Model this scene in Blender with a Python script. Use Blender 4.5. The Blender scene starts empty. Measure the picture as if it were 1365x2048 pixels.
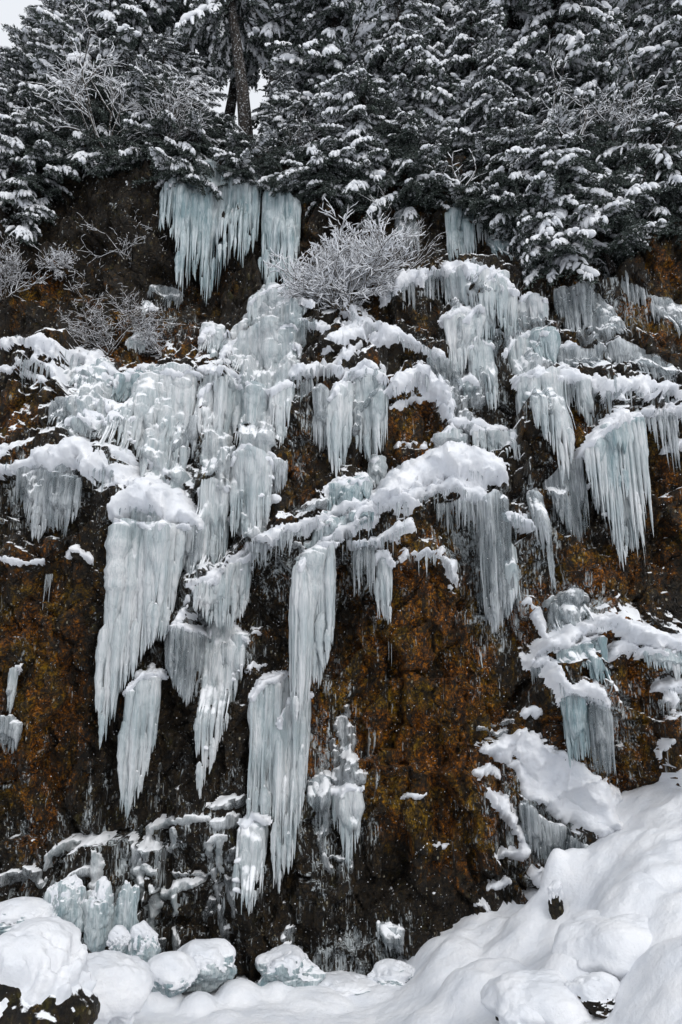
import bpy, math, random
import numpy as np
from mathutils import Vector, Matrix, noise as mnoise
random.seed(11); rng = np.random.default_rng(11)
sc = bpy.context.scene
col = sc.collection
R = math.radians
# ------------------------------------------------------------------ camera model
F = 1500.0; TILT = R(15.5); CZ = 5.3
cT, sT = math.cos(TILT), math.sin(TILT)
def ray(px, py):
    u = (px-682.5)/F; v = (1024-py)/F
    return u, cT - v*sT, sT + v*cT
def at(px, py, Y):
    dx, dy, dz = ray(px, py); k = Y/dy
    return dx*k, Y, CZ + dz*k
def proj(x, y, z):
    z = z-CZ
    f = y*cT + z*sT; up = -y*sT + z*cT
    return 682.5 + F*x/f, 1024 - F*up/f, f
# ------------------------------------------------------------------ noise
def _h(i, j, s):
    n = (i*374761393 + j*668265263 + s*974634777) & 0xffffffff
    n = ((n ^ (n >> 13))*1274126177) & 0xffffffff
    n = (n ^ (n >> 16)) & 0xffffffff
    return n/4294967295.0
def vn(x, y, s=0):
    x = np.asarray(x, float); y = np.asarray(y, float)
    i = np.floor(x).astype(np.int64); j = np.floor(y).astype(np.int64)
    fx = x-i; fy = y-j
    fx = fx*fx*fx*(fx*(fx*6-15)+10); fy = fy*fy*fy*(fy*(fy*6-15)+10)
    a = _h(i, j, s); b = _h(i+1, j, s); c = _h(i, j+1, s); d = _h(i+1, j+1, s)
    return (a*(1-fx)+b*fx)*(1-fy) + (c*(1-fx)+d*fx)*fy
def fbm(x, y, o=4, s=0):
    t = 0; a = .5; n = 0
    for k in range(o):
        t = t + a*(vn(x, y, s+k*17)*2-1); n += a; a *= .5; x = x*2.03+3.1; y = y*2.03+1.7
    return t/n
def facets(x, y, s):
    i0 = np.floor(x).astype(np.int64); j0 = np.floor(y).astype(np.int64)
    best = np.full(x.shape, 9e9); sec = best.copy(); val = np.zeros(x.shape)
    for di in (-1, 0, 1):
        for dj in (-1, 0, 1):
            i = i0+di; j = j0+dj
            cx = i+_h(i, j, s); cy = j+_h(i, j, s+1)
            d = (x-cx)**2 + (y-cy)**2
            v = _h(i, j, s+2)*1.1 + (_h(i, j, s+3)-.5)*1.5*(x-cx) + (_h(i, j, s+4)-.35)*1.6*(y-cy)
            m = d < best
            sec = np.where(m, best, np.minimum(sec, d)); val = np.where(m, v, val); best = np.where(m, d, best)
    return val, np.sqrt(sec)-np.sqrt(best)
# ------------------------------------------------------------------ mesh helpers
def mesh_np(name, V, Fq, mats, smooth=True, mi=None):
    me = bpy.data.meshes.new(name)
    V = np.ascontiguousarray(V, dtype=np.float32); Fq = np.ascontiguousarray(Fq, dtype=np.int32)
    k = Fq.shape[1]
    me.vertices.add(len(V)); me.vertices.foreach_set('co', V.ravel())
    me.loops.add(Fq.size); me.loops.foreach_set('vertex_index', Fq.ravel())
    me.polygons.add(len(Fq)); me.polygons.foreach_set('loop_start', np.arange(0, Fq.size, k, dtype=np.int32))
    me.polygons.foreach_set('use_smooth', np.full(len(Fq), smooth, dtype=bool))
    for m in (mats if isinstance(mats, (list, tuple)) else [mats]): me.materials.append(m)
    if mi is not None: me.polygons.foreach_set('material_index', np.asarray(mi, dtype=np.int32))
    me.update(calc_edges=True); me.validate()
    return me
def link(name, me, parent=None, label=None, cat=None, group=None, kind=None, loc=None):
    o = bpy.data.objects.new(name, me); col.objects.link(o)
    if parent is not None: o.parent = parent
    if loc is not None: o.location = loc
    if label: o['label'] = label
    if cat: o['category'] = cat
    if group: o['group'] = group
    if kind: o['kind'] = kind
    return o
class MB:
    def __init__(s): s.V = []; s.Q = []; s.n = 0
    def add(s, V, Q):
        if len(V) == 0: return
        s.V.append(V); s.Q.append(Q+s.n); s.n += len(V)
    def tube(s, P, r, sides=8, ry=None):
        P = np.asarray(P, float); r = np.asarray(r, float); n = len(P)
        T = np.gradient(P, axis=0); T /= (np.linalg.norm(T, axis=1, keepdims=True)+1e-9)
        ref = np.array([0, 1., 0]) if abs(T[:, 1]).mean() < .8 else np.array([1., 0, 0])
        A = np.cross(T, ref); A /= (np.linalg.norm(A, axis=1, keepdims=True)+1e-9)
        B = np.cross(T, A)
        an = np.linspace(0, 2*np.pi, sides, endpoint=False)
        V = P[:, None, :] + r[:, None, None]*(np.cos(an)[None, :, None]*A[:, None, :] + np.sin(an)[None, :, None]*B[:, None, :])
        V = V.reshape(-1, 3)
        i = np.arange(n-1)[:, None]*sides; j = np.arange(sides)[None, :]; j2 = (j+1) % sides
        Q = np.stack([i+j, i+j2, i+sides+j2, i+sides+j], -1).reshape(-1, 4)
        s.add(V, Q)
    def build(s, name, mat, smooth=True):
        return mesh_np(name, np.concatenate(s.V), np.concatenate(s.Q), mat, smooth)
def grid_faces(nx, nz, mask=None):
    i = np.arange(nz-1)[:, None]*nx; j = np.arange(nx-1)[None, :]
    Q = np.stack([i+j, i+j+1, i+nx+j+1, i+nx+j], -1)
    if mask is not None: Q = Q[mask]
    return Q.reshape(-1, 4)
# ------------------------------------------------------------------ materials
def newmat(name):
    m = bpy.data.materials.new(name); m.use_nodes = True
    nt = m.node_tree; nt.nodes.clear()
    return m, nt
class NT:
    def __init__(s, nt): s.nt = nt
    def n(s, t, **kw):
        x = s.nt.nodes.new(t)
        for k, v in kw.items():
            if k.startswith('i_'): x.inputs[k[2:].replace('_', ' ')].default_value = v
            else: setattr(x, k, v)
        return x
    def l(s, a, b): s.nt.links.new(a, b)
    def noise(s, vec, scale, detail=4, rough=.55, dist=0.0):
        x = s.n('ShaderNodeTexNoise'); x.inputs['Scale'].default_value = scale
        x.inputs['Detail'].default_value = detail; x.inputs['Roughness'].default_value = rough
        x.inputs['Distortion'].default_value = dist
        s.l(vec, x.inputs['Vector']); return x.outputs['Fac']
    def mapv(s, vec, sc_):
        x = s.n('ShaderNodeMapping'); x.inputs['Scale'].default_value = sc_
        s.l(vec, x.inputs['Vector']); return x.outputs[0]
    def rng(s, v, a, b, c=0., d=1.):
        x = s.n('ShaderNodeMapRange'); x.inputs[1].default_value = a; x.inputs[2].default_value = b
        x.inputs[3].default_value = c; x.inputs[4].default_value = d
        s.l(v, x.inputs[0]); return x.outputs[0]
    def math(s, op, a, b=None):
        x = s.n('ShaderNodeMath', operation=op)
        for k, v in enumerate((a, b)):
            if v is None: continue
            if isinstance(v, (int, float)): x.inputs[k].default_value = v
            else: s.l(v, x.inputs[k])
        return x.outputs[0]
    def mix(s, f, a, b):
        x = s.n('ShaderNodeMix', data_type='RGBA')
        for k, v in ((0, f), (6, a), (7, b)):
            if isinstance(v, tuple): x.inputs[k].default_value = v if len(v) == 4 else (*v, 1)
            elif isinstance(v, (int, float)): x.inputs[k].default_value = v
            else: s.l(v, x.inputs[k])
        return x.outputs[2]
    def bump(s, h, st, dist, nrm=None):
        x = s.n('ShaderNodeBump'); x.inputs['Strength'].default_value = st; x.inputs['Distance'].default_value = dist
        s.l(h, x.inputs['Height'])
        if nrm is not None: s.l(nrm, x.inputs['Normal'])
        return x.outputs[0]
    def bsdf(s, colr, rough, nrm=None, spec=.5):
        x = s.n('ShaderNodeBsdfPrincipled')
        for k, v in (('Base Color', colr), ('Roughness', rough)):
            if isinstance(v, tuple): x.inputs[k].default_value = (*v, 1)
            elif isinstance(v, (int, float)): x.inputs[k].default_value = v
            else: s.l(v, x.inputs[k])
        x.inputs['Specular IOR Level'].default_value = spec
        if nrm is not None: s.l(nrm, x.inputs['Normal'])
        return x
    def out(s, sh):
        o = s.n('ShaderNodeOutputMaterial'); s.l(sh, o.inputs['Surface'])
def upz(N):
    g = N.n('ShaderNodeNewGeometry'); x = N.n('ShaderNodeSeparateXYZ'); N.l(g.outputs['Normal'], x.inputs[0]); return x.outputs['Z']
SNOWC = (0.86, 0.875, 0.91)
def m_snow(name='snow', amp=1.0):
    m, nt = newmat(name); N = NT(nt)
    tc = N.n('ShaderNodeTexCoord').outputs['Object']
    a = N.noise(tc, 1.6, 3); b = N.noise(tc, 9, 5, .6); c = N.noise(tc, 60, 3, .7)
    h = N.math('ADD', N.math('MULTIPLY', b, .5), N.math('MULTIPLY', c, .12))
    nr = N.bump(h, .8*amp, .08)
    cl = N.mix(N.rng(a, .35, .65), (0.74, 0.765, 0.81), (0.86, 0.87, 0.895))
    p = N.bsdf(cl, .75, nr, .25)
    N.out(p.outputs[0]); return m
def m_ice(name, lo, hi, clear=0.0, snowy=.5):
    m, nt = newmat(name); N = NT(nt)
    tc = N.n('ShaderNodeNewGeometry').outputs['Position']
    st = N.noise(N.mapv(tc, (8, 8, .35)), 1.0, 5, .65)
    st2 = N.noise(N.mapv(tc, (34, 34, 1.3)), 1.0, 3, .65)
    lump = N.noise(tc, 5.5, 4, .6)
    big = N.noise(tc, .9, 2, .5)
    f = N.math('ADD', N.math('MULTIPLY', st, .65), N.math('MULTIPLY', st2, .35))
    f = N.math('ADD', f, N.math('MULTIPLY', N.math('SUBTRACT', big, .5), .5))
    c = N.mix(N.rng(f, .36, .64), lo, hi)
    h = N.math('ADD', N.math('MULTIPLY', st2, .9), N.math('MULTIPLY', lump, .45))
    nr = N.bump(h, 1.0, .06)
    p = N.bsdf(c, .17, nr, .6)
    tr = N.n('ShaderNodeBsdfTranslucent'); N.l(c, tr.inputs['Color']); N.l(nr, tr.inputs['Normal'])
    mx = N.n('ShaderNodeMixShader'); mx.inputs[0].default_value = .3
    N.l(p.outputs[0], mx.inputs[1]); N.l(tr.outputs[0], mx.inputs[2]); sh = mx.outputs[0]
    if clear > 0:
        t = N.n('ShaderNodeBsdfTransparent'); t.inputs[0].default_value = (.93, .97, .98, 1)
        mt = N.n('ShaderNodeMixShader'); N.l(N.rng(f, .38, .62, clear, clear*.25), mt.inputs[0])
        N.l(sh, mt.inputs[1]); N.l(t.outputs[0], mt.inputs[2]); sh = mt.outputs[0]
    u = N.math('ADD', upz(N), N.math('MULTIPLY', N.math('SUBTRACT', lump, .5), 1.1))
    s = N.bsdf((0.86, .875, .9), .75, N.bump(lump, .4, .05), .25)
    ms = N.n('ShaderNodeMixShader'); N.l(N.rng(u, .62-snowy*.6, .85-snowy*.6), ms.inputs[0])
    N.l(sh, ms.inputs[1]); N.l(s.outputs[0], ms.inputs[2])
    N.out(ms.outputs[0]); return m
def m_rock(name, attr=False, snow_t=.5, moss=0.0):
    m, nt = newmat(name); N = NT(nt)
    g = N.n('ShaderNodeNewGeometry'); P = g.outputs['Position']
    s1 = N.noise(N.mapv(P, (1, 1, .3)), 1.1, 6, .65, .4)
    s2 = N.noise(P, 3.2, 8, .7, .3)
    s3 = N.noise(N.mapv(P, (1, 1, .12)), 4.5, 4, .6)
    s4 = N.noise(P, 18, 6, .7)
    base = N.mix(N.rng(s2, .42, .66), (0.010, 0.0065, 0.0035), (0.075, 0.050, 0.024))
    vc = N.n('ShaderNodeTexVoronoi', feature='DISTANCE_TO_EDGE'); vc.inputs['Scale'].default_value = 1.0
    wv = N.n('ShaderNodeVectorMath', operation='ADD'); nz_ = N.n('ShaderNodeTexNoise'); nz_.inputs['Scale'].default_value = 2.; nz_.inputs['Detail'].default_value = 5; N.l(P, nz_.inputs['Vector'])
    N.l(N.mapv(P, (2.2, 2.2, .8)), wv.inputs[0]); N.l(nz_.outputs['Color'], wv.inputs[1]); N.l(wv.outputs[0], vc.inputs['Vector'])
    crack = N.rng(vc.outputs['Distance'], 0.0, .045, 0, 1)
    base = N.mix(N.rng(s3, .44, .58, 0, .9), base, (0.013, 0.010, 0.006))
    if attr:
        at_ = N.n('ShaderNodeAttribute', attribute_name='rust'); rv = at_.outputs['Fac']
        f = N.math('ADD', N.math('MULTIPLY', s1, .55), N.math('MULTIPLY', s2, .45))
        f = N.math('ADD', f, N.math('MULTIPLY', N.math('SUBTRACT', rv, .5), .5))
    else:
        f = N.math('ADD', N.math('MULTIPLY', s1, .5), N.math('MULTIPLY', s2, .42))
    rustc = N.mix(N.rng(s4, .35, .65), (0.035, 0.016, 0.006), (0.46, 0.165, 0.028))
    oc_ = N.noise(P, 1.3, 4, .6); rustc = N.mix(N.rng(oc_, .45, .6), rustc, (0.24, 0.145, 0.035))
    base = N.mix(N.rng(f, .52, .66, 0, .8), base, rustc)
    mo = N.noise(P, 2.1, 6, .7)
    base = N.mix(N.rng(mo, .56-moss, .72-moss, 0, .75), base, (0.075, 0.068, 0.018))
    gr = N.noise(P, 1.7, 5, .65, .5)
    base = N.mix(N.rng(gr, .64, .76, 0, .4), base, (0.08, 0.075, 0.06))
    vo = N.n('ShaderNodeTexVoronoi'); vo.inputs['Scale'].default_value = 1.; N.l(N.mapv(P, (10, 10, 6.5)), vo.inputs['Vector'])
    vs = N.n('ShaderNodeSeparateColor'); N.l(vo.outputs['Color'], vs.inputs[0])
    sp = N.math('MULTIPLY', N.rng(N.math('ADD', vo.outputs['Distance'], N.math('MULTIPLY', s4, .2)), .30, .38, 1, 0), N.math('GREATER_THAN', vs.outputs[0], .86))
    base_l = sp
    base = N.mix(N.rng(crack, 0, 1, .45, 1), (0.005, .004, .003), base)
    base = N.mix(N.rng(s4, .40, .54, .85, 0), base, (0.012, .008, .005))
    k2 = N.noise(N.mapv(P, (1, 1, .45)), 2.6, 7, .72, .6)
    base = N.mix(N.rng(N.math('ADD', N.math('MULTIPLY', k2, .6), N.math('MULTIPLY', s3, .4)), .44, .53, .93, 0), base, (0.013, .009, .005))
    base = N.mix(N.math('MULTIPLY', N.rng(s4, .60, .68), N.rng(k2, .5, .6)), base, (0.30, .26, .17))
    s5 = N.noise(P, 9.5, 8, .75); hv = N.n('ShaderNodeHueSaturation'); N.l(N.rng(s5, .42, .62, .10, 1.8), hv.inputs['Value']); hv.inputs['Saturation'].default_value = 1.25; N.l(base, hv.inputs['Color']); base = hv.outputs[0]
    base = N.mix(N.math('MULTIPLY', N.math('MULTIPLY', base_l, N.rng(oc_, .40, .52)), .85), base, (0.34, .31, .23))
    h = N.math('ADD', N.math('ADD', N.math('MULTIPLY', s2, .7), N.math('MULTIPLY', s4, .45)), N.math('MULTIPLY', s3, .4))
    h = N.math('ADD', h, N.math('MULTIPLY', crack, .25))
    nr = N.bump(h, 1.0, .16)
    p = N.bsdf(base, N.rng(s1, .4, .6, .35, .75), nr, .35)
    sn = N.bsdf((.84, .86, .89), .8, N.bump(s4, .4, .04), .2)
    u = N.math('ADD', upz(N), N.math('MULTIPLY', N.math('SUBTRACT', s2, .5), 1.3))
    psh = p.outputs[0]
    if attr:
        ga = N.n('ShaderNodeAttribute', attribute_name='glaze').outputs['Fac']; sa = N.n('ShaderNodeAttribute', attribute_name='snowy').outputs['Fac']
        u = N.math('ADD', u, N.math('MULTIPLY', sa, .62))
        i1 = N.noise(N.mapv(P, (3.2, 3.2, .8)), 1, 6, .7, .6); i2 = N.noise(N.mapv(P, (22, 22, 1.4)), 1, 3, .6)
        q = N.math('ADD', N.math('ADD', N.math('MULTIPLY', i1, .6), N.math('MULTIPLY', i2, .4)), N.math('MULTIPLY', ga, .17))
        ib = N.bsdf(N.mix(N.rng(i2, .35, .65), (.16, .18, .185), (.55, .6, .62)), .22, N.bump(i2, 1.0, .05), .5)
        mi_ = N.n('ShaderNodeMixShader'); N.l(N.rng(q, .60, .68, 0, .85), mi_.inputs[0]); N.l(psh, mi_.inputs[1]); N.l(ib.outputs[0], mi_.inputs[2]); psh = mi_.outputs[0]
    ms = N.n('ShaderNodeMixShader'); N.l(N.rng(u, snow_t, snow_t+.1), ms.inputs[0])
    N.l(psh, ms.inputs[1]); N.l(sn.outputs[0], ms.inputs[2])
    N.out(ms.outputs[0]); return m
def m_leaf():
    m, nt = newmat('conifer_needles'); N = NT(nt)
    P = N.n('ShaderNodeNewGeometry').outputs['Position']
    a = N.noise(P, 3.5, 4, .6); b = N.noise(P, 22, 3, .7)
    c = N.mix(N.rng(a, .35, .65), (0.014, 0.022, 0.017), (0.046, 0.062, 0.050))
    c = N.mix(N.rng(b, .55, .64, 0, .6), c, (0.5, 0.53, 0.55))
    c = N.mix(N.rng(upz(N), .3, .9, 0, .45), c, (0.5, 0.53, 0.55))  # frost on up-facing needles, strengthened in the colour to imitate haze paling the trees
    p = N.bsdf(c, .7, None, .2)
    N.out(p.outputs[0]); return m
def m_bark(name, lo, hi, frost):
    m, nt = newmat(name); N = NT(nt)
    P = N.n('ShaderNodeNewGeometry').outputs['Position']
    a = N.noise(N.mapv(P, (9, 9, 1.5)), 1, 5, .65); b = N.noise(P, 14, 3, .7)
    c = N.mix(N.rng(a, .35, .65), lo, hi)
    c = N.mix(N.rng(b, .62-frost, .7-frost, 0, .8), c, (.6, .62, .65))
    p = N.bsdf(c, .85, N.bump(a, .8, .03), .2)
    N.out(p.outputs[0]); return m
M_SNOW = m_snow()
M_CLOD = m_snow('bough_snow', 1.4)
M_ICE = m_ice('white_ice', (0.55, 0.64, 0.67), (0.945, 0.965, 0.98), .14, .4)
M_BLUE = m_ice('blue_ice', (0.32, 0.45, 0.49), (0.88, 0.945, 0.965), .14, .2)
M_CLEAR = m_ice('clear_grey_ice', (0.28, 0.31, 0.33), (0.80, 0.84, 0.87), .66, .35)
M_ROCK = m_rock('wet_rusty_rock', True, .80)
M_BOULD = m_rock('mossy_boulder_rock', False, .62, .06)
M_LEAF = m_leaf()
M_BARK = m_bark('conifer_bark', (0.008, 0.007, 0.006), (0.045, 0.036, 0.03), .05)
M_TWIG = m_bark('twig_bark', (0.02, 0.016, 0.012), (0.09, 0.075, 0.06), .06)
# ------------------------------------------------------------------ cliff
ZB = [-1, 0, 5, 10.8, 13, 16, 19, 22, 24.2, 25.6, 27, 29, 31.5, 36]
YB = [17.9, 18, 18.2, 18.8, 19.3, 20.4, 21.2, 21.7, 22.2, 23.2, 25.6, 30, 36, 48]
def Yb(z): return np.interp(z, ZB, YB)
def base_hit(px, py, off=0.0):
    Y = 19.
    for _ in range(40):
        z = at(px, py, Y)[2]; Y = .5*Y + .5*(float(Yb(z))-off)
    return at(px, py, Y)
# snow ledges: (path [(x,y,half width px)], depth m, rock step m, label)
L = []
def S(path, label, step=.4, H=.28, cat='snow ledge'): L.append((path, label, step, H, cat))
exec_data = None
S([(768,578,9),(800,560,12),(835,548,11),(880,538,7),(915,534,9),(945,533,13),(980,545,9),(1020,568,7)], 'domed snow cap above the tall ice curtain, right of the rimed round bush', .5)
S([(888,634,4),(925,616,5),(968,611,5),(985,622,3)], 'thin arched snow rim over columns of ice just below the domed snow cap', .35, .15)
S([(700,622,8),(722,640,13),(755,662,18),(800,672,16),(840,690,13),(875,708,10)], 'steep snow slope running down to the right beneath the rimed round bush', .45)
S([(648,705,6),(668,682,8),(700,660,10),(735,655,11)], 'short snow hump left of the steep slope beneath the round bush', .3)
S([(650,650,5),(600,640,6),(560,648,7),(535,665,6)], 'snow rim beside the ice dome under the second hanging curtain', .3, .2)
S([(552,785,5),(572,762,8),(598,742,10),(640,728,9),(685,738,9)], 'curved snow ledge bending down to the left in the middle of the cliff', .45)
S([(672,775,8),(700,745,12),(740,732,15),(768,742,9)], 'broad snow brow above the pair of long white icicle bunches', .4)
S([(758,800,6),(785,775,10),(805,752,10),(840,742,10),(868,758,12),(892,785,11),(900,810,8)], 'snow arch bending over an orange rock hollow', .5)
S([(780,812,4),(800,803,6),(830,800,6),(870,799,5)], 'small flat snow shelf across the orange rock inside the arch', .25, .16)
S([(885,815,9),(910,838,10),(950,848,12),(985,860,9),(1020,862,6)], 'snow ledge stepping down right above a short ice fringe', .4)
S([(800,888,5),(822,882,5),(850,888,5)], 'tiny double snow tuft on the orange rock face', .2, .14)
S([(755,1000,10),(785,972,20),(825,952,26),(865,930,28),(905,912,26),(955,925,24),(1000,948,12)], 'largest rounded snow bank in the middle of the cliff', .6, .38)
S([(770,1018,8),(810,996,11),(860,980,14),(910,972,14),(950,985,13),(975,1010,6)], 'second snow band just beneath the largest rounded bank', .45)
S([(385,1168,7),(415,1155,12),(445,1143,14),(470,1112,12),(505,1090,9),(545,1072,9),(590,1052,9),(640,1030,9),(700,1012,12),(742,1008,12)], 'long snow ledge slanting up right across the centre of the cliff', .55, .28)
S([(592,1140,6),(618,1102,9),(650,1075,10),(690,1055,9),(745,1035,9)], 'slanting snow ledge on top of the tallest central ice column', .5)
S([(706,1092,7),(745,1082,10),(785,1065,9),(820,1048,7)], 'snow tongue right of the tallest ice column, above short icicles', .4)
S([(792,1122,6),(815,1108,9),(850,1103,10),(885,1112,9),(902,1135,7),(910,1155,3)], 'isolated snow arch over dark rock in the centre right', .4, .3)
S([(1037,757,5),(1070,745,7),(1120,750,10),(1150,760,12),(1200,762,9),(1260,765,9),(1320,772,8),(1385,785,9)], 'long level snow ledge at right above the cone of ice', .5)
S([(1160,905,8),(1190,880,10),(1215,850,11),(1250,830,9),(1300,820,8),(1385,822,10)], 'snow ledge curving up to the right edge over the pale blue sheet', .55)
S([(975,668,5),(1000,660,5),(1045,672,6),(1095,665,5)], 'thin snow shelf above the square blue curtain right of centre', .35, .2)
S([(1105,690,4),(1135,690,6),(1175,702,6),(1190,715,3)], 'patchy snow on grassy rock above the long level ledge', .3, .16)
S([(1192,692,3),(1235,680,4),(1280,702,3)], 'faint snow rim over grey ice near the right edge', .3, .12)
S([(1207,785,6),(1225,780,8),(1240,788,5)], 'small snow cushion just under the long level ledge', .2, .18)
S([(1330,892,4),(1350,882,6),(1385,872,7)], 'small snow ledge at the right edge beside long icicles', .25, .18)
S([(1066,1318,6),(1085,1298,9),(1130,1275,13),(1180,1252,13),(1235,1240,13),(1275,1258,12),(1320,1275,12),(1390,1295,13)], 'long thick snow arch at the lower right running to the edge', .6, .35)
S([(1078,1318,9),(1105,1345,12),(1135,1375,14),(1165,1385,13),(1195,1392,12),(1215,1412,6)], 'snow tongue dropping from the thick arch at the lower right', .5, .3)
S([(1135,1390,8),(1142,1418,7),(1140,1440,4)], 'narrow snow drip below the snow tongue at the lower right', .2, .2)
S([(1222,1308,8),(1245,1295,14),(1268,1300,10)], 'round snow pillow on orange rock under the thick arch', .35, .28)
S([(1318,1378,8),(1345,1368,9),(1390,1370,9)], 'snow shelf at the right edge beneath the thick arch', .4)
S([(1348,1400,10),(1352,1412,9)], 'small snow ball on the shelf at the right edge', .2, .25)
S([(1320,1500,7),(1338,1492,10),(1348,1488,6)], 'small leaning snow patch above the drift at the right edge', .2, .2)
S([(1335,1582,12),(1360,1562,20),(1390,1558,20)], 'snow mound where the right drift meets the cliff', .3, .4)
S([(985,1495,12),(1012,1505,24),(1048,1478,26),(1080,1520,42),(1120,1550,48),(1165,1580,50),(1205,1615,40),(1238,1655,20)], 'great smooth slab of snow lying against the cliff at lower right', .12, .42)
S([(1030,1535,14),(1075,1575,20),(1125,1605,26),(1170,1635,26),(1205,1655,22),(1232,1672,14)], 'ragged lower fringe of snow under the great slab', .1, .32)
S([(872,712,10),(888,742,11),(884,778,9),(900,812,10)], 'snow trickle running down between arch and grey ice', .25, .22)
S([(928,890,10),(900,880,9),(878,892,9)], 'snow shoulder above the largest rounded bank', .3, .24)
S([(655,735,6),(690,700,8),(720,690,7)], 'short snow link above the broad brow', .25, .2)
S([(300,770,7),(345,765,9),(385,772,7)], 'soft snow fold on the upper left cascade', .2, .2)
S([(285,835,6),(310,850,9),(330,880,7)], 'snow dabs half way down the left cascade', .15, .18)
S([(985,1030,8),(1000,1060,7),(985,1085,5)], 'ragged snow trail right of the second snow band', .2, .16)
S([(930,1005,7),(955,1030,7),(962,1060,4)], 'snow drips off the right end of the second snow band', .2, .16)
S([(962,1545,6),(978,1532,9),(995,1545,7)], 'small snow clump left of the great slab', .25, .2)
S([(985,1592,5),(1005,1605,9),(1025,1640,12),(1045,1672,12),(1052,1700,12),(1025,1712,7),(1000,1708,5)], 'snow crescent hanging left below the great slab', .35, .26)
S([(1075,1425,4),(1060,1415,6),(1055,1430,4)], 'little snow cap above the great slab', .2, .2)
S([(985,1775,4),(1005,1770,7),(1018,1762,4)], 'pointed snow patch left of the drift tip', .2, .18)
S([(952,1812,4),(970,1808,6),(978,1822,5)], 'small forked snow patch near the foot of the right drift', .2, .16)
S([(1078,1755,9),(1085,1775,8)], 'snow knob beside the tip of the right drift', .2, .22)
S([(0,688,4),(40,673,5),(90,682,7),(140,702,8),(185,718,8),(232,740,6)], 'snow crest sloping down right on the left shoulder of the cliff', .5, .2)
S([(40,712,4),(75,722,6),(115,738,7),(150,752,8),(190,768,6)], 'second broken snow line under the left shoulder crest', .35, .18)
S([(0,742,4),(35,732,5),(60,745,5),(85,755,4)], 'scrap of snow at the left edge under the shoulder', .25, .14)
S([(238,742,4),(290,738,5),(330,735,7),(385,735,8),(440,742,8),(485,755,8),(522,770,8)], 'long rounded snow rim over the broad left cascade', .45, .25)
S([(112,804,6),(150,798,8),(200,800,8),(225,808,6)], 'upper snow step of the left staircase of ice', .35, .22)
S([(150,835,7),(190,832,9),(235,835,8),(268,838,8)], 'middle snow step of the left staircase of ice', .35, .24)
S([(0,895,4),(25,888,5),(60,882,4)], 'thin scrap of snow at the left edge above the big ledge', .2, .12)
S([(0,935,5),(40,922,12),(80,915,20),(125,900,22),(150,892,14),(170,920,22),(210,932,16),(262,942,11)], 'large snow ledge with a humped back at the left', .55, .34)
S([(225,900,10),(250,915,12),(262,935,11)], 'snow cushion joining the large left ledge to the cascade', .3, .25)
S([(232,1012,14),(265,995,26),(305,990,28),(345,1005,28),(365,1030,20),(405,1048,10)], 'thick ragged snow shelf on top of the widest hanging ice curtain', .6, .32)
S([(285,900,9),(300,925,11),(320,945,13),(345,965,10)], 'snow patches trickling down the left cascade', .25, .22)
S([(470,905,6),(495,898,9),(530,912,9),(548,918,6)], 'snow top on the ice pillar left of centre', .4, .24)
S([(520,1000,4),(540,992,6),(560,990,4)], 'small snow lip lower on the ice pillar left of centre', .2, .15)
S([(408,975,5),(430,963,7),(452,966,5)], 'small cap on the slim pillar beside the cascade', .3, .2)
S([(660,965,5),(690,955,8),(735,958,7)], 'cap on the squat blue ice block in the centre', .3, .2)
S([(1008,1035,6),(1028,1025,9),(1055,1042,9),(1068,1050,4)], 'snow cap on dark rock right of the largest bank', .35, .24)
S([(338,1258,5),(360,1248,7),(390,1255,8),(415,1268,6)], 'double snow cap under the slanting ledge at left of centre', .35, .24)
S([(352,1235,5),(370,1222,7),(382,1228,5)], 'stacked snow cushion above the double cap', .2, .2)
S([(370,1205,4),(378,1192,6),(384,1205,4)], 'topmost little snow cone above the stacked cushion', .15, .2)
S([(466,1280,4),(490,1270,5),(518,1264,3)], 'narrow snow lip right of the fused icicle column', .25, .14)
S([(492,1345,2),(512,1332,4),(535,1326,2)], 'thin snow curl on dark rock below the narrow lip', .2, .1)
S([(508,1392,5),(525,1368,6),(550,1352,5),(572,1345,4)], 'curved snow edge on the column leaning against the tallest one', .35, .2)
S([(138,1100,3),(155,1093,4),(172,1105,4),(182,1125,4)], 'small snow hook on the dark left wall', .25, .14)
S([(0,1118,3),(40,1125,4),(88,1122,3)], 'faint snow line at the left edge below the big ledge', .25, .12)
S([(262,1382,5),(285,1352,8),(320,1345,6)], 'cap on the lowest hanging ice tongue at left', .35, .22)
S([(1042,1208,4),(1058,1202,5),(1075,1222,4),(1092,1262,3),(1100,1280,2)], 'snow line down the edge of an orange block', .3, .12)
S([(795,1600,2),(815,1588,3),(850,1586,2)], 'thin snow rim on an orange bulge low in the centre', .3, .1)
S([(828,1702,3),(850,1690,4),(895,1690,2)], 'snow streaks on stony rock low in the centre', .2, .1)
S([(905,915,4),(880,880,4)], 'snow dab between two central ledges', .1, .1)
S([(1165,705,3),(1100,745,3)], 'snow dab above the long level ledge', .1, .1)
# --- cliff raster
xs = np.arange(-19, 19.01, .045); zs = np.concatenate([np.arange(-.8, 25.6, .045), np.arange(25.65, 36, .12)])
X, Z = np.meshgrid(xs, zs)
Y = Yb(Z)
# large undulation
Y = Y + .7*fbm(X*.16+5, Z*.12, 3, 3)
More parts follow.
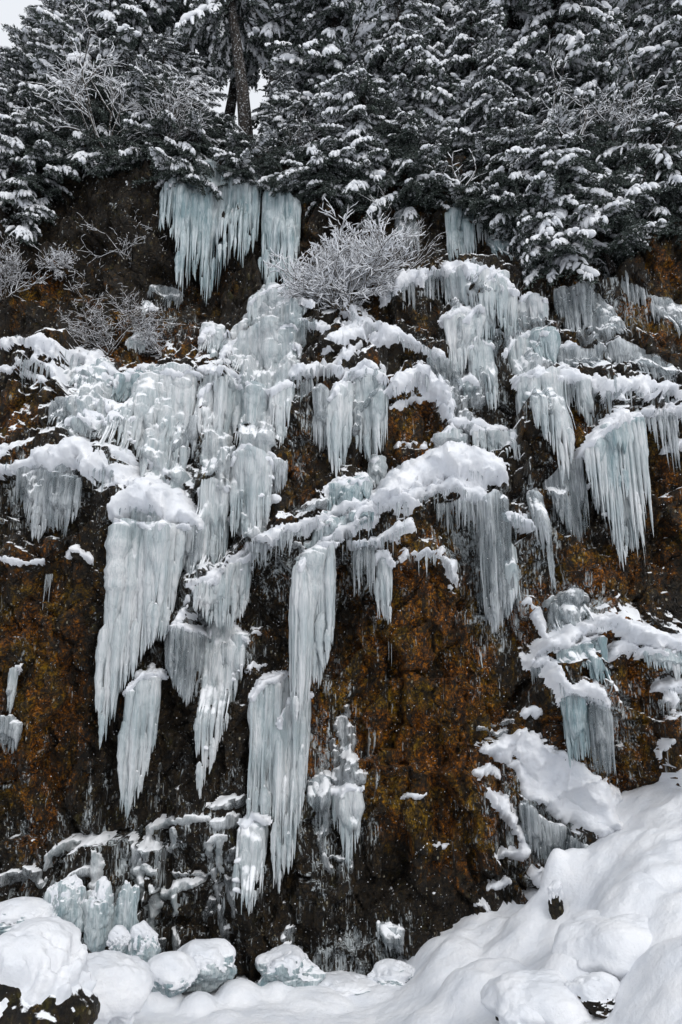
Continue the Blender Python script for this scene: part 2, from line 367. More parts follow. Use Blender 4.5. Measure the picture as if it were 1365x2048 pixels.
# right side stands forward a little at the bottom, hollow under brow in the upper left
def blob(px, py, rx, ry):
    x0, _, z0 = base_hit(px, py); sx = rx/F*20; sz = ry/F*21
    return np.exp(-((X-x0)/sx)**2 - ((Z-z0)/sz)**2)
Y += 1.0*blob(250, 520, 260, 140) + .9*blob(450, 560, 150, 130) - .7*blob(150, 980, 200, 250) + .6*blob(900, 1500, 260, 300)
Y += .6*blob(1000, 470, 260, 80) - .5*blob(1230, 1380, 180, 160)
steps = np.zeros_like(X)
for path, label, st, H, cat in L:
    pts = [base_hit(p[0], p[1], st*.5) for p in path]
    pts = sorted((p[0], p[2]) for p in pts)
    px_ = np.array([p[0] for p in pts]); pz_ = np.array([p[1] for p in pts])
    mx = (xs > px_[0]-1.2) & (xs < px_[-1]+1.2)
    if not mx.any(): continue
    xx = X[:, mx]; zz = Z[:, mx]
    zl = np.interp(xx, px_, pz_) + .08*fbm(xx*1.7, xx*0, 3, 21)
    e = np.clip((xx-(px_[0]-.5))/.6, 0, 1)*np.clip(((px_[-1]+.5)-xx)/.6, 0, 1); e = e*e*(3-2*e)
    d = zz-zl
    up = np.clip(1-d/(.35+st*.6), 0, 1)**1.3
    dn = np.exp(-np.clip(-d-.25, 0, 9)/(1.1))
    gq = np.where(d > 0, up, dn)
    steps[:, mx] = np.maximum(steps[:, mx], st*e*gq*1.15)
Y -= steps
wx = X + .35*fbm(X*.9, Z*.9, 3, 41); wz = Z + .35*fbm(X*.9, Z*.9, 3, 47)
f1, e1 = facets(wx*.55, wz*.38, 5); f2, e2 = facets(wx*1.7, wz*1.1, 9); f3, e3 = facets(wx*4.2, wz*2.8, 13)
lowf = np.clip(1.2-Z/26, .5, 1)
Y -= .66*(f1-.5) + .38*(f2-.5) + .16*(f3-.5)
Y += .05*np.exp(-(e1/.04)**2) + .02*np.exp(-(e2/.05)**2)
Y -= .16*fbm(X*1.3, Z*.8, 4, 60) + .045*fbm(X*7, Z*5, 4, 70)
CY = Y
nx, nz = len(xs), len(zs)
me = mesh_np('cliff', np.stack([X, Y, Z], -1).reshape(-1, 3), grid_faces(nx, nz), M_ROCK, True)
rust = np.full(X.shape, .50)
for b in [(850,1250,110,180,.36),(800,1450,130,150,.38),(720,1500,60,120,.2),(930,1400,60,150,.25),(830,860,60,90,.6),(120,1250,140,120,.3),(110,1480,120,150,.5),(900,1600,110,120,.5),
          (1230,1400,90,160,.45),(1080,1230,60,60,.6),(1180,1150,60,60,.5),(1300,660,90,60,.6),(300,700,120,50,.5),(250,620,120,60,.25),(40,860,60,90,.35),(60,560,60,60,.5),
          (620,1460,50,100,.4),(1330,560,60,60,.4),(1340,960,40,120,.3),(600,960,50,80,.3),(420,1450,200,200,.1),(1130,860,40,60,.35)]:
    rust += b[4]*blob(b[0], b[1], b[2], b[3])
for b in [(330,1620,160,200,.4),(700,1820,200,120,.4),(500,1850,150,150,.3),(200,1350,60,200,.3),(200,380,300,150,.25)]:
    rust -= b[4]*blob(b[0], b[1], b[2], b[3])
a = me.attributes.new('rust', 'FLOAT', 'POINT'); a.data.foreach_set('value', np.clip(rust, 0, 1.2).ravel().astype(np.float32))
gl = np.zeros(X.shape); sw = np.zeros(X.shape)
for b in [(990,1130,70,190,1),(1070,1080,40,150,.8),(930,1070,90,70,.9),(1200,640,140,90,.9),(1130,1240,80,70,1),(70,1010,100,110,.7),(280,1740,240,150,.6),(660,1560,70,190,.8),
          (1090,1660,100,90,1),(560,1150,110,70,.7),(430,1180,120,160,.6),(720,1140,90,90,.6),(1200,1450,80,110,.8),(1340,1380,60,90,.8),(1120,1020,70,110,.7),(620,860,60,120,.6),
          (1220,840,150,60,.7),(350,950,200,150,.6),(950,780,130,150,.7),(850,600,90,60,.7),(720,1930,150,50,.9),(330,640,120,80,.5)]:
    gl = np.maximum(gl, b[4]*blob(b[0], b[1], b[2], b[3]))
for b in [(430,820,210,120,.9),(700,670,120,70,1),(830,960,120,80,1),(120,830,140,120,.8),(720,1000,110,70,.7),(1000,900,90,120,.6),(330,1000,110,70,1),(720,590,80,50,1),(560,680,100,70,.9),
          (1100,720,150,60,.7),(970,600,130,70,.7),(350,680,90,50,.7),(1100,1540,110,90,.8),(860,1080,120,60,.5),(380,1800,200,120,.35),(1230,1290,150,60,.5)]:
    sw = np.maximum(sw, b[4]*blob(b[0], b[1], b[2], b[3]))
sw = np.maximum(sw, np.clip(steps/.5, 0, 1)*.55)
sw -= .5*blob(820, 1400, 200, 330) + .5*blob(200, 1400, 230, 220) + .35*blob(560, 1850, 300, 100)
a = me.attributes.new('glaze', 'FLOAT', 'POINT'); a.data.foreach_set('value', gl.ravel().astype(np.float32))
a = me.attributes.new('snowy', 'FLOAT', 'POINT'); a.data.foreach_set('value', sw.ravel().astype(np.float32))
link('cliff', me, kind='structure')
def cliffY(x, z):
    x = np.asarray(x, float); z = np.asarray(z, float)
    fi = np.clip((x-xs[0])/.045, 0, nx-1.001); i = fi.astype(int); fx = fi-i
    fj = np.clip(np.interp(z, zs, np.arange(nz)), 0, nz-1.001); j = fj.astype(int); fz = fj-j
    return (CY[j, i]*(1-fx)+CY[j, i+1]*fx)*(1-fz) + (CY[j+1, i]*(1-fx)+CY[j+1, i+1]*fx)*fz
_ys = np.arange(15, 34, .02)
def hit(px, py, off=0.0):
    dx, dy, dz = ray(px, py); k = _ys/dy
    c = cliffY(dx*k, CZ+dz*k)-off
    w = np.nonzero(_ys >= c)[0]
    Yh = _ys[w[0]] if len(w) else 24.
    return at(px, py, Yh)
def smooth2(A, n):
    for _ in range(n):
        A = (A + np.roll(A, 1, 0) + np.roll(A, -1, 0) + np.roll(A, 1, 1) + np.roll(A, -1, 1))/5
    return A
# smoothed front of the cliff
CYs = smooth2(CY.copy(), 10)
def cliffYs(x, z):
    global CY
    t = CY; CY = CYs; r = cliffY(x, z); CY = t; return r
def sdf(PX, PY, path):
    best = np.full(PX.shape, -1e9)
    pts = path if len(path) > 1 else [path[0], (path[0][0]+.1, path[0][1], path[0][2])]
    for (ax, ay, ar), (bx, by, br) in zip(pts[:-1], pts[1:]):
        vx, vy = bx-ax, by-ay; LL = vx*vx+vy*vy+1e-9
        t = np.clip(((PX-ax)*vx+(PY-ay)*vy)/LL, 0, 1)
        d = (ar+(br-ar)*t) - np.hypot(PX-(ax+vx*t), PY-(ay+vy*t))
        best = np.maximum(best, d)
    return best
def strip(name, paths, mat, H, seed, ragged=3.0, step=.032, front=0.0, lump=.12, ribs=0.0):
    ragged = min(ragged, 5.5)
    """snow or ice lying on the rock: a rounded pillow whose thin rim sinks into the cliff"""
    P = [hit(p[0], p[1]) for path in paths for p in path]
    rm = max(p[2] for path in paths for p in path)*.016 + .45
    x0 = min(p[0] for p in P)-rm; x1 = max(p[0] for p in P)+rm; z0 = min(p[2] for p in P)-rm-.3; z1 = max(p[2] for p in P)+rm+.3
    gx = np.arange(x0, x1, step); gz = np.arange(z0, z1, step); GX, GZ = np.meshgrid(gx, gz)
    Ys = np.minimum(cliffYs(GX, GZ), cliffY(GX, GZ)+.02)
    PX, PY, f = proj(GX, Ys-H*.5-front, GZ)
    PX = PX + 9*fbm(GX*1.5, GZ*1.5, 3, seed+31); PY = PY + 11*fbm(GX*1.8, GZ*1.2, 3, seed+33) - 5*np.abs(fbm(GX*6, GZ*.8, 3, seed+35))*2
    d = np.max([sdf(PX, PY, p) for p in paths], 0)
    d = d + ragged*(fbm(GX*1.7, GZ*2.2, 3, seed)*2.2 + fbm(GX*6, GZ*7, 3, seed+5)*1.6) + ragged*.45
    # little drips under the lower rim
    dm = d*f/F
    q = np.clip(dm/(H*1.15), -1, 1)
    h = np.where(q > 0, H*np.sqrt(1-(1-np.clip(q, 0, 1))**2), q*1.2*H-.02)
    h = h*(1+lump*fbm(GX*3.2, GZ*3.2, 3, seed+9)) + np.where(q > 0, .02, 0)
    if ribs: h = np.where(q > 0, h*(1+ribs*(fbm(GX*5, GZ*.45, 3, seed+12)*1.3+.5*fbm(GX*14, GZ*.6, 2, seed+13))), h)
    m = q > -.45
    fm = m[:-1, :-1] & m[1:, :-1] & m[:-1, 1:] & m[1:, 1:]
    if not fm.any(): return None
    V = np.stack([GX, Ys-h-front, GZ+h*.25*(q > 0)], -1).reshape(-1, 3)
    Q = grid_faces(len(gx), len(gz), fm)
    u, inv = np.unique(Q, return_inverse=True)
    return mesh_np(name, V[u], inv.reshape(-1, 4), mat)
for k, (path, label, st, H, cat) in enumerate(L):
    me = strip('snow_ledge', [[(p[0], p[1], p[2]*(.86 if p[2] < 18 else 1)) for p in path]], M_SNOW, H*.82, front=(.16 if st >= .5 else .05) if st >= .33 else 0.0, seed=100+k*7, ragged=2.0+.32*max(p[2] for p in path))
    if me: link('snow_ledge', me, label=label, cat='snow ledge', group='snow ledges on the cliff')
# ------------------------------------------------------------------ icicles and ice curtains
def icicle_mesh(k, mat):
    r = random.Random(k); n = 14; t = np.linspace(0, 1, n)
    rad = (1-t)**.75*(1+.16*np.sin(t*r.uniform(20, 34)+r.random()*6)) + .015
    rad[-1] = .004; rad *= np.sqrt(np.clip(t*5+.01, 0, 1))
    bx = r.uniform(-.5, .5); by = r.uniform(-.4, .4)
    mb = MB()
    P = np.stack([bx*np.sin(t*r.uniform(2, 4)), by*np.sin(t*3), -t], -1)
    an = np.linspace(0, 2*np.pi, 7, endpoint=False)
    V = np.stack([P[:, None, 0]+rad[:, None]*np.cos(an), P[:, None, 1]+rad[:, None]*np.sin(an), np.repeat(P[:, 2:3], 7, 1)], -1).reshape(-1, 3)
    i = np.arange(n-1)[:, None]*7; j = np.arange(7)[None, :]; j2 = (j+1) % 7
    Q = np.stack([i+j, i+7+j, i+7+j2, i+j2], -1).reshape(-1, 4)
    mb.add(V, Q)
    return mb.build('icicle', mat)
ICI = {m.name: [icicle_mesh(k, m) for k in range(9)] for m in (M_ICE, M_BLUE, M_CLEAR)}
def hang(x, ztop, zbot, off, n, extra=.0):
    """front of something hanging plumb at x and pushed out where rock sticks out"""
    z = np.linspace(ztop, zbot, n)
    y = cliffYs(np.full(n, x), z)-off
    y = np.minimum.accumulate(y)
    k = max(1, n//8); y = np.convolve(np.pad(y, (k, k), 'edge'), np.ones(2*k+1)/(2*k+1), 'same')[k:-k]
    return z, y
CUR = 0
def curtain(top, bot, label, mat=None, rad=(.05, .13), dens=1.0, nic=22, jag=.25, off=.10, lumpy=.09, back=1.0, name='ice_curtain', cat='frozen waterfall', group=None, sheet=True, tip=1.0, crust=0, cap=None):
    global CUR; CUR += 1
    mat = mat or M_ICE
    if cap is None: cap = 0 if (mat is M_CLEAR or top[0][1] < 500) else 1.0
    r = random.Random(CUR*31)
    tp = sorted((lambda q: (q[0], q[2], q[1]))(hit(*p)) for p in top)
    tx = [p[0] for p in tp]; tz = [p[1] for p in tp]; ty = [p[2] for p in tp]
    bp = []
    for p in bot:
        Yq = float(np.interp(at(p[0], p[1], 19)[0], tx, ty))-off
        q = at(p[0], p[1], Yq); Yq = float(np.interp(q[0], tx, ty))-off; q = at(p[0], p[1], Yq)
        bp.append((q[0], q[2]))
    bp.sort(); bx = [p[0] for p in bp]; bz = [p[1] for p in bp]
    x0, x1 = tx[0], tx[-1]; w = max(.12, x1-x0)
    root = link(name, None, label=label, cat=cat, group=group or 'frozen curtains on the cliff', loc=((x0+x1)/2, float(np.mean(ty)), float(np.mean(tz))))
    inv = -np.array(root.location)
    mb = MB()
    def zt(x): return float(np.interp(x, tx, tz))+(.16*float(vn([x*2.6+CUR], [CUR*.7], 9)[0]-.5) if sheet else 0)
    sdj = CUR*3.3
    def zb(x):
        b_ = float(np.interp(x, bx, bz)); a_ = float(np.interp(x, tx, tz))
        if not sheet: return b_
        q_ = float(vn([x*3.2+sdj], [sdj], 3)[0])*.6+float(vn([x*8+sdj], [sdj], 4)[0])*.4
        return b_+(a_-b_)*(.08+jag)*1.0*max(0, q_-.38)-.04*(a_-b_)
    N1 = int(w/.042*dens)+3 if sheet else 0
    for k in range(N1):
        u = (k+r.random())/N1; x = x0+u*w
        fat = r.random() < .16; thin = r.random() < .5
        rr = r.uniform(*rad)*(1.6 if fat else (.5 if thin else 1.0))
        zt_ = zt(x)+r.uniform(-.06, .05); Ln = max(.15, zt_-zb(x))
        Ln *= (r.uniform(.5, .9) if fat else 1-min(.8, jag*1.7)*r.random()**1.2)
        n = max(8, min(46, int(Ln/.11)+6))
        z, y = hang(x, zt_, zt_-Ln, off*r.uniform(.3, 1.2)+(rad[1]*r.uniform(.2, .9) if thin else rr*.3), n)
        t = np.linspace(0, 1, n)
        ed = min(1, min(u, 1-u)*5+.35)
        rd = rr*ed*np.minimum(1, np.sqrt(t*14+.12))*np.clip((1-t)/(.9 if thin else .6), 0, 1)**.8
        ph = r.random()*99
        rd = rd*(1+(.20+lumpy)*fbm(z*3.1+ph, z*0+k, 3, 5)*1.6) + .004
        wob = .05*fbm(z*.6+ph, z*0+k*1.3, 2, 8)
        mb.tube(np.stack([x+wob+0*z, y, z], -1)+inv, np.maximum(rd, .004), 9)
    # solid body behind the ribs
    if sheet and back > 0:
        nxx = max(5, int(w/.05)); nzz = 46
        GX = np.linspace(x0-.01, x1+.01, nxx); VV = []
        YY = np.zeros((nzz, nxx)); ZZ = np.zeros((nzz, nxx))
        for i_, x in enumerate(GX):
            a_ = zt(x); b_ = a_-(a_-zb(x))*(.70*back-.15*r.random())
            z, y = hang(x, a_, b_, off*.7, nzz); ZZ[:, i_] = z; YY[:, i_] = y
        YY = smooth2(np.pad(YY, 2, 'edge'), 3)[2:-2, 2:-2]
        U = np.linspace(0, 1, nxx)[None, :]; Tt = np.linspace(0, 1, nzz)[:, None]
        edge = np.clip(np.minimum(U, 1-U)*6, 0, 1)**.5*np.clip((1-Tt)*5, 0, 1)**.5
        hh = (.13+lumpy*.25)*edge*(1+1.2*fbm(GX[None, :]*3+ZZ*0, ZZ*(1.4 if lumpy else .35), 3, CUR))+.08*edge*vn(GX[None, :]*11+ZZ*0, ZZ*.5, CUR)
        fr = np.stack([np.repeat(GX[None], nzz, 0), YY-hh, ZZ], -1).reshape(-1, 3)
        bk = np.stack([np.repeat(GX[None], nzz, 0), YY+.04, ZZ], -1).reshape(-1, 3)
        mb.add(fr+inv, grid_faces(nxx, nzz)); mb.add(bk+inv, grid_faces(nxx, nzz))
    if mb.n: link('ice_body', mb.build('ice_body', mat), root)
    for k in range(nic):
        u = (k+r.random())/nic; x = x0+u*w
        zt0 = zt(x); full = max(.15, zt0-zb(x))
        Ln = min(full*.9, r.choice((.4, .8, 1.4, 2.2))*r.uniform(.8, 1.2)*(.5+.25*full)*tip)
        end = zb(x)+r.uniform(-.05, .25)*jag*full
        if not sheet: Ln = full*r.uniform(1-jag*1.6, 1.0) if jag < .6 else full*r.uniform(.15, 1); st = zt0
        else: st = min(zt0, end+Ln)
        z, y = hang(x, zt0, min(st, zt0-.02), off*1.1, 8)
        o = link('icicle', r.choice(ICI[mat.name]), root)
        rr = min(r.choice((.25, .4, .6, .95))*rad[1]*(.7+.3*min(1, Ln)), Ln*.14)+.004
        o.location = (x+inv[0], y[-1]-rr*.5+inv[1], st+inv[2]); o.scale = (rr, rr, Ln)
        o.rotation_euler = (0, 0, 0)
    if crust:
        mc = MB()
        for k in range(crust):
            x = r.uniform(x0, x1); t = r.random(); a_ = zt(x); z_ = a_-(a_-zb(x))*t*.8
            zz_, yy_ = hang(x, a_, z_, off+.1, 10)
            rr = r.uniform(.03, .085)
            v = np.linspace(-1, 1, 7); pts = np.stack([x+v*rr*1.2, yy_[-1]+.02+v*rr*r.uniform(-.7, .7), z_-.5*rr*v*v+v*rr*r.uniform(-.6, .6)], -1)
            mc.tube(pts+inv, rr*.8*np.sqrt(1-v*v*.98)*rng.uniform(.75, 1.15, 7), 8)
        link('snow_crust', mc.build('snow_crust', M_SNOW), root, kind='stuff')
    if sheet and cap:
        pp = sorted(top); pp = [(p[0], p[1]-1, (3.5 if i in (0, len(pp)-1) else 6)*cap) for i, p in enumerate(pp)]
        cm = strip('snow_cap', [pp], M_SNOW, .13, 5000+CUR*3, 3.2, .032, front=off+rad[1]*.9)
        if cm:
            co_ = link('snow_cap', cm, root); co_.location = inv
    return root
C = curtain
C([(330,392),(350,375),(400,358),(460,352),(500,358),(526,372)], [(338,470),(352,520),(364,610),(385,590),(412,650),(432,590),(455,560),(478,575),(500,560),(524,490)], 'widest pale blue ice curtain hanging from the brow under the snowy firs', M_BLUE, (.06,.15), 1.3, 60, .38, off=.3)
C([(528,395),(560,392),(602,405)], [(526,560),(543,612),(560,590),(582,595),(602,490)], 'narrower blue curtain immediately right of the widest one under the brow', M_BLUE, (.06,.14), 1.3, 24, .3, off=.3)
C([(500,605),(520,588),(545,580),(580,584),(618,600)], [(492,668),(540,675),(590,665),(625,645)], 'rounded ice dome catching the drips of the second curtain', M_ICE, (.10,.2), 1.2, 10, .12, lumpy=.2)
C([(402,668),(425,655),(452,668)], [(402,728),(425,735),(452,725)], 'stubby ice barrel above the left cascade', M_ICE, (.08,.15), 1.3, 6, .12)
C([(450,712),(480,680),(520,662),(560,655),(590,660)], [(452,765),(500,775),(550,770),(590,745)], 'knobbly frozen steps between ice barrel and ice dome', M_ICE, (.09,.18), 1.2, 12, .15, lumpy=.5, crust=26)
C([(588,640),(635,642)], [(590,690),(635,680)], 'small icicle fringe right of the ice dome', M_CLEAR, (.03,.07), 1, 14, .5, sheet=False)
C([(790,430),(812,425),(832,440)], [(792,545),(810,550),(832,545)], 'slim grey ice column behind the little bare sapling', M_CLEAR, (.06,.12), 1.2, 8, .15)
C([(893,425),(918,415),(942,425)], [(900,535),(920,540),(940,530)], 'smooth blue ice pillar above the domed snow cap', M_BLUE, (.08,.15), 1.3, 6, .1)
C([(942,430),(978,438)], [(948,500),(975,525)], 'row of sharp white icicles between two blue pillars', M_ICE, (.04,.09), 1, 12, .5, sheet=False)
C([(972,480),(1000,470),(1040,485)], [(985,560),(1020,580),(1052,610)], 'dull blue ice veil under the overhanging fir at right', M_BLUE, (.07,.14), 1.2, 12, .15)
C([(775,582),(820,562),(888,550)], [(780,615),(835,655),(850,640),(890,610)], 'fringe of thin icicles left below the domed snow cap', M_CLEAR, (.03,.08), 1, 34, .6, sheet=False)
C([(890,552),(940,545),(985,555),(1030,585)], [(898,625),(930,640),(965,660),(1005,685),(1048,700)], 'broad white curtain directly below the domed snow cap', M_ICE, (.06,.14), 1.4, 34, .2)
C([(1035,608),(1062,597),(1090,606)], [(1040,660),(1065,668),(1096,660)], 'short wide curtain beside the broad one under the dome', M_ICE, (.06,.12), 1.2, 14, .25)
C([(888,640),(920,622),(945,620)], [(892,725),(905,770),(925,755),(950,700)], 'left leg of the columns under the thin arched rim', M_ICE, (.07,.13), 1.2, 14, .2)
C([(925,650),(960,618),(985,630)], [(925,740),(955,720),(985,680)], 'upper right leg of the columns under the thin arched rim', M_ICE, (.07,.13), 1.1, 14, .3)
C([(935,700),(960,680),(985,690)], [(940,790),(962,815),(985,840),(992,830)], 'long white icicle bunch ending above the dark gully', M_ICE, (.06,.13), 1.2, 16, .25)
C([(985,690),(1012,682)], [(990,760),(1015,790)], 'glassy thin icicles left of the square blue curtain', M_CLEAR, (.03,.07), 1, 14, .5, sheet=False)
C([(1015,695),(1030,678),(1050,672)], [(1018,780),(1035,830),(1048,880),(1056,800)], 'slender ice string left of the square blue curtain', M_ICE, (.05,.11), 1.2, 12, .3)
C([(1042,675),(1070,668),(1105,668)], [(1045,745),(1080,752),(1112,748)], 'square pale blue curtain under a thin snow shelf', M_BLUE, (.08,.15), 1.3, 10, .1)
C([(1037,758),(1070,750),(1105,752),(1122,760)], [(1040,850),(1065,900),(1100,930),(1122,1010),(1138,900),(1140,830)], 'great tapering cone of white ice under the long level ledge', M_ICE, (.07,.15), 1.7, 34, .25, off=.2)
C([(1125,770),(1180,775),(1230,778)], [(1140,840),(1180,880),(1205,870),(1235,830)], 'clear icicle fringe right of the great cone', M_CLEAR, (.04,.09), 1, 40, .55, sheet=False)
C([(1150,775),(1175,775)], [(1165,840),(1192,885)], 'solid white icicle bunch inside the clear fringe right of the cone', M_ICE, (.05,.1), 1.3, 10, .3)
C([(1235,778),(1290,780),(1375,795)], [(1240,820),(1300,830),(1380,830)], 'grey icicle fringe under the right end of the long level ledge', M_CLEAR, (.04,.09), 1, 34, .6, sheet=False)
C([(1108,582),(1140,578),(1180,598),(1225,625)], [(1115,640),(1150,690),(1200,690),(1250,692)], 'smoky grey ice veil under the fir boughs at right', M_CLEAR, (.06,.13), 1.3, 24, .2)
C([(1190,695),(1230,684),(1285,705)], [(1198,735),(1240,748),(1300,755)], 'low grey fringe above the long level ledge at right', M_CLEAR, (.05,.1), 1.1, 26, .4)
C([(1160,650),(1200,640),(1240,650)], [(1165,690),(1205,690),(1245,690)], 'pale slumped ice below the smoky veil', M_CLEAR, (.08,.15), 1.2, 10, .2, lumpy=.3)
C([(1288,598),(1330,602),(1375,615)], [(1310,660),(1335,700),(1375,760)], 'glassy drape against orange rock at the right edge', M_CLEAR, (.05,.11), 1.3, 24, .3)
C([(1188,548),(1215,550),(1250,560)], [(1205,600),(1240,640),(1270,660)], 'thin spears of ice hanging past the fir tips at right', M_CLEAR, (.03,.07), 1, 18, .6, sheet=False)
C([(1172,895),(1195,868),(1220,848),(1250,838),(1285,834)], [(1180,960),(1205,985),(1240,1030),(1262,985),(1290,930)], 'pale blue upper sheet under the ledge curving up to the right edge', M_BLUE, (.05,.13), 1.3, 30, .6, off=.12, back=.8)
C([(1165,905),(1190,878),(1215,855),(1250,840),(1275,836)], [(1178,1010),(1198,1050),(1220,1075),(1243,1165),(1262,1090),(1288,1160)], 'long white spears reaching down from the pale blue upper sheet', M_ICE, (.04,.11), 1, 46, .34, sheet=False, off=.22)
C([(1205,960),(1235,975),(1260,985)], [(1215,1060),(1245,1150),(1262,1100)], 'fused core among the long white spears', M_ICE, (.05,.1), 1.3, 16, .4, off=.3, cap=0)
C([(1280,838),(1310,832),(1345,835)], [(1290,930),(1310,900),(1350,965)], 'spread of separate long icicles right of the pale blue sheet', M_CLEAR, (.04,.10), 1, 16, .5, sheet=False)
C([(1182,970),(1205,960),(1235,972)], [(1190,1020),(1210,1045),(1240,1010)], 'snow topped ice block half way down the pale blue sheet at right', M_ICE, (.07,.14), 1.2, 8, .2, lumpy=.3, crust=8)
C([(1085,965),(1110,945),(1140,922),(1165,915)], [(1092,1010),(1120,1060),(1160,1110),(1172,1060)], 'see-through ice spikes on the dark wall left of the pale blue sheet', M_CLEAR, (.04,.1), 1.1, 30, .45)
C([(630,782),(645,776),(660,785)], [(632,905),(645,925),(658,890)], 'thin left strand of the central icicle bunches', M_CLEAR, (.05,.1), 1.1, 12, .35)
C([(658,800),(680,775),(705,768)], [(658,930),(676,965),(695,915),(708,880)], 'left of the two long white icicle bunches in the middle', M_ICE, (.06,.13), 1.4, 18, .3)
C([(708,755),(735,748),(770,752)], [(714,900),(738,930),(765,905),(780,860)], 'right of the two long white icicle bunches in the middle', M_ICE, (.05,.12), 1.4, 24, .35)
C([(605,770),(625,760)], [(610,920),(628,890)], 'hair-thin icicles in the brown hollow left of the central bunches', M_CLEAR, (.02,.05), 1, 12, .6, sheet=False)
C([(738,925),(752,912),(768,920)], [(740,980),(770,985)], 'little ice post behind the largest snow bank', M_ICE, (.07,.12), 1.3, 4, .1, lumpy=.3)
C([(655,975),(700,962),(742,962)], [(652,1040),(700,1035),(748,1015)], 'squat blue ice block in the centre', M_BLUE, (.09,.16), 1.3, 10, .12, lumpy=.2)
C([(925,765),(940,756),(952,768)], [(927,808),(952,812)], 'short ice stump beside the stepping ledge', M_ICE, (.07,.12), 1.2, 3, .1)
C([(875,720),(900,735),(925,770)], [(880,760),(905,790),(925,815)], 'smooth grey ice beside the snow slope', M_CLEAR, (.06,.12), 1.3, 10, .2, lumpy=.2)
C([(945,858),(985,870),(1025,872)], [(955,900),(990,920),(1032,945)], 'white fringe under the ledge stepping down right', M_ICE, (.05,.11), 1.3, 26, .4)
C([(870,880),(905,862),(925,875)], [(872,905),(928,905)], 'rounded ice hump above the largest snow bank', M_ICE, (.09,.16), 1.2, 3, .1, lumpy=.3)
C([(150,748),(185,738),(225,752)], [(150,795),(190,800),(232,795)], 'upper tier of the left staircase of ice', M_ICE, (.08,.15), 1.2, 10, .15, lumpy=.4, crust=10)
C([(108,812),(130,803),(155,806)], [(112,860),(140,880),(160,850)], 'outer drip of the left staircase of ice', M_CLEAR, (.06,.12), 1.2, 10, .3)
C([(140,842),(180,838),(225,842)], [(143,872),(185,885),(225,865)], 'lower tier of the left staircase of ice', M_ICE, (.06,.12), 1.3, 18, .3)
C([(232,765),(260,752),(288,750)], [(236,815),(262,815),(284,800)], 'grey blue drape between staircase and cascade', M_BLUE, (.07,.13), 1.3, 10, .25)
C([(275,765),(310,745),(350,742),(395,752)], [(282,975),(320,995),(365,990),(402,910)], 'broad knobbly cascade of the left half', M_ICE, (.10,.2), 1.4, 30, .2, lumpy=.45, crust=90)
C([(400,782),(430,772),(470,768),(482,775)], [(408,885),(432,945),(455,915),(485,870)], 'sharp fringed curtain right of the knobbly cascade', M_ICE, (.06,.13), 1.5, 26, .3)
C([(480,768),(505,768),(535,780)], [(486,905),(510,925),(540,905)], 'heavy white pillar under the right end of the long rounded rim', M_ICE, (.09,.17), 1.4, 12, .2, lumpy=.15)
C([(545,785),(562,770),(584,770)], [(545,885),(560,930),(580,870)], 'single straight drape left of the curved central ledge', M_ICE, (.07,.13), 1.4, 10, .25)
C([(352,860),(380,840),(402,830)], [(365,970),(385,940),(402,905)], 'grey ribs in the shade of the cascade', M_CLEAR, (.06,.12), 1.3, 14, .35)
C([(38,935),(70,938),(110,950),(165,955)], [(45,1010),(78,1105),(100,1050),(132,1090),(165,1020)], 'see-through icicles under the large humped left ledge', M_CLEAR, (.05,.12), 1.2, 40, .5)
C([(232,1040),(270,1050),(320,1055),(372,1058)], [(196,1380),(206,1490),(232,1430),(262,1360),(285,1330),(310,1290),(335,1270),(356,1180)], 'widest and tallest hanging ice curtain at left, tapering to one point', M_ICE, (.07,.17), 1.7, 46, .2, off=.22, back=.85)
C([(405,975),(430,968),(455,972)], [(408,1120),(432,1135),(455,1040)], 'slim ice pillar right of the ragged snow shelf', M_ICE, (.07,.13), 1.3, 12, .25)
C([(468,915),(500,905),(545,922)], [(470,1090),(510,1085),(548,1050)], 'ice pillar left of centre with a snowy top', M_ICE, (.08,.15), 1.5, 20, .2, lumpy=.2, crust=16)
C([(372,1065),(405,1055)], [(372,1150),(402,1175)], 'dim grey ribs beside the tallest hanging curtain', M_CLEAR, (.05,.1), 1.3, 14, .35)
C([(262,1385),(285,1355),(325,1348)], [(238,1640),(258,1665),(285,1590),(315,1480)], 'lowest hanging ice tongue at left', M_ICE, (.06,.14), 1.6, 28, .3, off=.18)
C([(388,1170),(430,1158),(470,1125),(500,1105)], [(395,1230),(425,1260),(465,1270),(490,1200)], 'white drapery under the left end of the long slanting ledge', M_ICE, (.07,.14), 1.4, 28, .25)
C([(498,1102),(545,1082),(605,1058)], [(505,1170),(550,1140),(605,1110)], 'glassy fringe under the middle of the long slanting ledge', M_CLEAR, (.03,.08), 1, 40, .55, sheet=False)
C([(338,1268),(375,1258),(420,1272)], [(340,1350),(372,1410),(405,1395),(422,1350)], 'fan of fine icicles below the double snow cap', M_CLEAR, (.05,.11), 1.3, 36, .4)
C([(420,1262),(450,1245),(492,1275)], [(408,1500),(418,1600),(438,1550),(462,1460),(480,1360)], 'fused icicle column right of the fine fan, ending in a blunt foot', M_ICE, (.07,.14), 1.6, 24, .25, crust=24, off=.15)
C([(588,1150),(608,1122),(635,1098),(668,1085)], [(574,1440),(600,1480),(628,1395),(648,1385),(664,1300)], 'tallest central ice column, upper half', M_ICE, (.08,.17), 1.8, 34, .2, off=.22)
C([(560,1450),(580,1400),(618,1390)], [(528,1720),(552,1790),(585,1730),(614,1560)], 'tallest central ice column, lower half flaring like a skirt', M_ICE, (.07,.15), 1.9, 34, .25, off=.35)
C([(505,1400),(528,1368),(572,1352)], [(496,1650),(525,1680),(555,1620),(572,1520)], 'rounded column leaning left of the tallest one', M_ICE, (.08,.16), 1.7, 20, .2, off=.22)
